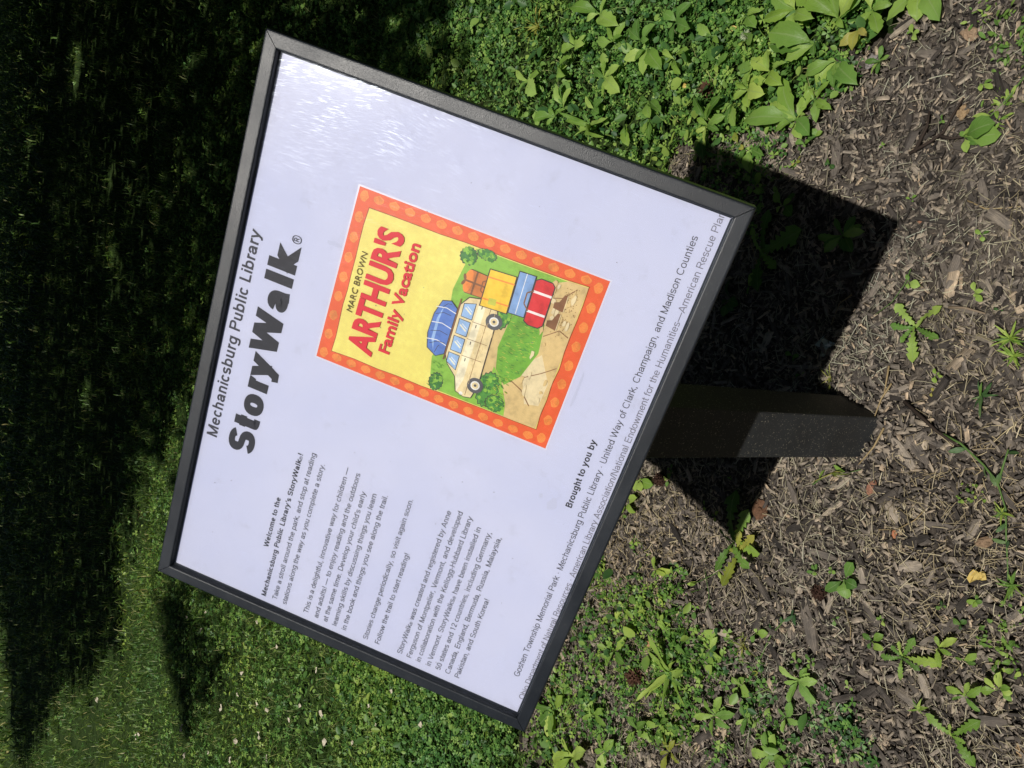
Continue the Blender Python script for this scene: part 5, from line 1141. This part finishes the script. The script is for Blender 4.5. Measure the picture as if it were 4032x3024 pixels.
# luggage pile: hat box, yellow case, blue case, red holdall, brown boots
ell(.735, .505, .068, .020, 'ink', 20); poly([(.668, .503), (.802, .503), (.798, .572), (.672, .572)], 'ink'); poly([(.671, .505), (.799, .505), (.795, .569), (.675, .569)], 'tan')
ell(.735, .502, .064, .017, 'shell', 20); stroke([(.672, .528), (.798, .528)], .010, 'brown'); stroke([(.735, .487), (.735, .569)], .010, 'brown'); ell(.72, .486, .018, .006, 'brown', 10, .4); ell(.75, .486, .018, .006, 'brown', 10, -.4)
poly([(.63, .570), (.84, .566), (.850, .674), (.640, .682)], 'ink'); poly([(.634, .574), (.836, .570), (.846, .671), (.644, .678)], 'gold')
stroke([(.70, .570), (.71, .558), (.76, .557), (.77, .568)], .006, 'brown'); stroke([(.675, .572), (.685, .678)], .008, 'shell'); stroke([(.795, .570), (.805, .674)], .008, 'shell')
poly([(.655, .600), (.690, .598), (.695, .628), (.660, .630)], 'lime')
poly([(.650, .682), (.885, .674), (.890, .742), (.655, .748)], 'ink'); poly([(.654, .685), (.881, .678), (.886, .739), (.659, .745)], 'jean'); stroke([(.66, .712), (.884, .706)], .004, 'white')
poly([(.625, .770), (.64, .748), (.87, .742), (.888, .760), (.888, .808), (.87, .822), (.65, .826), (.628, .810)], 'ink')
poly([(.630, .771), (.644, .752), (.868, .746), (.883, .762), (.883, .806), (.868, .818), (.652, .822), (.633, .808)], 'red')
for a in (.70, .81): stroke([(a, .749), (a + .003, .820)], .013, 'white')
stroke([(.70, .752), (.73, .730), (.79, .728), (.812, .750)], .007, 'brown')
poly([(.655, .862), (.66, .835), (.69, .833), (.70, .850), (.745, .862), (.745, .874), (.655, .876)], 'brown'); poly([(.76, .866), (.765, .838), (.795, .836), (.805, .853), (.85, .864), (.85, .876), (.76, .879)], 'brown')
stroke([(.655, .876), (.745, .875)], .004, 'cream'); stroke([(.76, .879), (.85, .877)], .004, 'cream')
lam = link('laminate', boxmesh('laminate', CU0 - .0018, CU1 + .0018, CV1 - .0018, CV0 + .0018, PZP + .00005, PZP + .00017, flat('laminate_film', (0.68, 0.69, 0.79), 0.25, 0.5)), poster, I4)
link('book_cover', pymesh('book_cover', VV, FF, mats=list(MC.values()), mi=MI), poster, I4)
ZT = 0.00020 + LAY[0] * 0.0000011 + .00003
def ctext(s, a, c, v0, cap, mat, bold, sl=0, name='cover_text'): text(name, s, a, v0, c, cap, mat, bold, z=ZT, slant=sl)
ctext('MARC BROWN', .0868, .1545, .0948, .0066, M_brn, 0.0, .10)
ctext("ARTHUR'S", .0470, .1870, .0630, .0262, M_red, 0.040)
ctext('Family Vacation', .0575, .1825, .0436, .0118, M_red, 0.030)


# ------------------------------------------------------------------ the tree whose shade lies on the lawn
M_bark = soilmat('bark', (0.035, 0.028, 0.022), (0.085, 0.068, 0.052), (0.16, 0.135, 0.11))
M_tl = leafmat('tree_leaf', [(0, (0.025, 0.075, 0.012)), (.5, (0.05, 0.13, 0.02)), (1, (0.09, 0.19, 0.035))], attr=True, transl=0.08)
# outline of the shade on the lawn, seen in the photograph, as ground points
SH = [(1500, -900), (1620, -150), (1560, 150), (1500, 300), (1350, 520), (1000, 900), (760, 1500), (640, 1780), (560, 1850), (470, 1910), (455, 2010), (500, 2160), (480, 2330), (430, 2470), (385, 2570), (240, 2650), (195, 2760), (130, 2900), (120, 3060), (62, 2950), (40, 2700), (28, 2400), (0, 2200), (-40, 2000), (-60, 1500), (-60, 0), (-60, -900)]
SHW = [tuple(at(x, y)[:2]) if x > -30 else None for (x, y) in SH]
SHW = [q for q in SHW if q] + [(-16, 30), (-5, 42), (16, 44), (22, 14), (9, 3.4), (3.5, 1.9), (1.4, 1.7)]
# the first points lie left of the picture's top edge; keep only those in front
SHW = [tuple(at(x, y)[:2]) for (x, y) in SH[1:21]] + [(-11.5, 16.0), (-9.5, 22.0), (-6, 34), (8, 40), (20, 30), (18, 10), (9, 3.4), (3.5, 1.9), (1.2, 1.62)]
BAND = [tuple(at(x, y)[:2]) for (x, y) in [(690, 2180), (820, 2330), (900, 2480), (820, 2620), (740, 2760), (760, 2900), (700, 2960), (650, 2860), (655, 2700), (600, 2560), (600, 2440), (640, 2300)]]
HOLES = [(*at(x, y)[:2], r_) for (x, y, r_) in ((300, 270, .35), (110, 610, .5), (430, 700, .16), (440, 1010, .18), (340, 1560, .20), (330, 1600, .12), (235, 400, .15), (720, 300, .08), (1050, 45, .05), (560, 2420 - 700, .07), (310, 2520, .12), (400, 2260, .06))]
def crown(n, poly, x0, x1, y0, y1, hz, thick, size, edge=.10, keep=1.0):
    x = RNG.uniform(x0, x1, n); y = RNG.uniform(y0, y1, n)
    wx = (vnoise(x, y, 2.3) - .5) * .55 + (vnoise(x, y, 6.) - .5) * .25; wy = (vnoise(y, x, 2.3) - .5) * .7
    k = inpoly(x + wx + RNG.normal(0, edge, n), y + wy + RNG.normal(0, edge, n), poly) & (RNG.random(n) < keep)
    for (hx, hy, hr) in HOLES: k &= np.hypot(x - hx, y - hy) > hr
    x, y = x[k], y[k]; n = len(x)
    h = hz(x, y) + RNG.uniform(0, 1, n) ** 1.4 * thick
    kk = h / -SUN.z
    P = np.stack([x - SUN.x * kk, y - SUN.y * kk, h], -1)
    M = rotz(RNG.uniform(0, 6.3, n)) @ rotx(RNG.normal(0, .6, n)) @ roty(RNG.normal(0, .6, n)); s_ = RNG.uniform(size * .7, size * 1.25, n)
    return P, M, np.stack([s_ * .62, s_, s_], -1)
def build_tree(name, label, base, hb, P, M, sc, r0, limbs=9):
    rt = bpy.data.objects.new(name, None); COL.objects.link(rt); rt.location = base; tag(rt, label, 'tree')
    b = Vector(base); top = Vector((b.x + .2, b.y - .1, hb)); rr = random.Random(int(b.x * 10))
    tr = [b + (top - b) * t + Vector((math.sin(t * 5) * .06, math.cos(t * 4) * .05, 0)) for t in np.linspace(-.01, 1, 8)]
    link('trunk', tube([p - b for p in tr], r0, r0 * .6, M_bark, 'trunk', 12), rt)
    idx_ = RNG.choice(len(P), limbs)
    for i in idx_:
        e = Vector(P[i]); s0 = tr[rr.randrange(4, 8)]; mid = s0.lerp(e, .5) + Vector((rr.uniform(-.3, .3), rr.uniform(-.3, .3), rr.uniform(.1, .5)))
        link('limb', tube([s0 - b, s0.lerp(mid, .5) - b + Vector((0, 0, .15)), mid - b, mid.lerp(e, .5) - b, e - b], r0 * .38, r0 * .05, M_bark, 'limb', 7), rt)
    P = P - np.array(base)
    link('crown', scatter('crown', OV, OF, P, M, sc, M_tl), rt)
hz = lambda x, y: 4.4 + .22 * np.clip(y - 1.5, 0, 12) + (vnoise(x, y, .7) - .5) * 1.2
P, M, sc = crown(190000, SHW, -11, 14, 1.2, 13, hz, 2.6, .17, .15)
P2, M2, sc2 = crown(24000, BAND, -3.6, -.6, 2.2, 7.5, hz, 1.6, .11, .20)
DAP = [tuple(at(x, y)[:2]) for (x, y) in [(1480, -150), (1950, -150), (1960, 250), (1850, 430), (1500, 420), (1420, 200)]]
hz0 = lambda x, y: 3.6 + (vnoise(x, y, .7) - .5)
P3, M3, sc3 = crown(9000, DAP, -1, 2, .8, 3.4, hz0, 1.0, .07, .05)
kk = vnoise(P3[:, 0] * 1.0, P3[:, 1] * 1.0, 7.0) > .47; P3, M3, sc3 = P3[kk], M3[kk], sc3[kk]
P2, M2, sc2 = np.concatenate([P2, P3]), np.concatenate([M2, M3]), np.concatenate([sc2, sc3])
build_tree('shade_tree', 'big leafy tree standing on the lawn right of the view, its shade over the grass', (5.6, 4.6, 0), 4.3, np.concatenate([P, P2]), np.concatenate([M, M2]), np.concatenate([sc, sc2]), .27, 16)
hz2 = lambda x, y: 6 + (vnoise(x, y, .3) - .5) * 3
P, M, sc = crown(120000, SHW, -16, 22, 12, 44, hz2, 5, .42, .25)
build_tree('shade_tree', 'tall leafy tree farther back on the lawn behind the first tree', (13.5, 19, 0), 6.5, P, M, sc, .42, 14)

def blob(n, c, r, size):
    d = RNG.normal(0, 1, (n, 3)); d /= np.linalg.norm(d, axis=1)[:, None]; q = RNG.uniform(.45, 1, n) ** .5 * (1 + .22 * np.sin(d[:, 0] * 7 + d[:, 2] * 5) * np.cos(d[:, 1] * 6))
    P = np.array(c) + d * np.array(r) * q[:, None]; M = rotz(RNG.uniform(0, 6.3, n)) @ rotx(RNG.normal(0, .7, n)) @ roty(RNG.normal(0, .7, n)); s_ = RNG.uniform(size * .7, size * 1.25, n)
    return P, M, np.stack([s_ * .62, s_, s_], -1)
build_tree('shade_tree', 'unseen round crowned tree added behind the reader of the sign to block skylight', (-1.5, -13.5, 0), 4.5, *blob(52000, (-1.0, -13.0, 7.0), (8.5, 6.2, 5.2), .30), .33, 14)  # out of view, added to cut skylight from behind the reader
build_tree('shade_tree', 'unseen round crowned tree added off to the left of the sign to block skylight', (-13.5, -3.0, 0), 4.0, *blob(36000, (-13.5, -3.5, 6.5), (5.5, 5.5, 4.6), .30), .28, 12)  # likewise added out of view, screens the sky on the left
build_tree('shade_tree', 'unseen round crowned tree added off to the right of the sign to block skylight', (11.5, -5.0, 0), 4.0, *blob(36000, (11.5, -5.5, 6.5), (5.5, 6.0, 4.8), .30), .28, 12)  # likewise added out of view, screens the sky on the right
# unseen ring of far trees, added to block low sky and deepen the shade
n = 60000; a = RNG.uniform(0, 6.2832, n); rr = 44 + RNG.uniform(0, 9, n) + 3 * np.sin(a * 9); z = RNG.random(n) ** .8 * (13 + 3.5 * np.sin(a * 13) + 2 * np.sin(a * 31))
P = np.stack([rr * np.cos(a), 8 + rr * np.sin(a), z], -1); M = rotz(RNG.uniform(0, 6.3, n)) @ rotx(RNG.normal(.9, .6, n)) @ roty(RNG.normal(0, .6, n)); s_ = RNG.uniform(.7, 1.4, n)
tag(link('sky_block_wood', scatter('sky_block_wood', OV, OF, P, M, np.stack([s_, s_, s_], -1), M_tl)), 'unseen distant wall of trees added around the lawn to block the low sky', 'wood', kind='stuff')
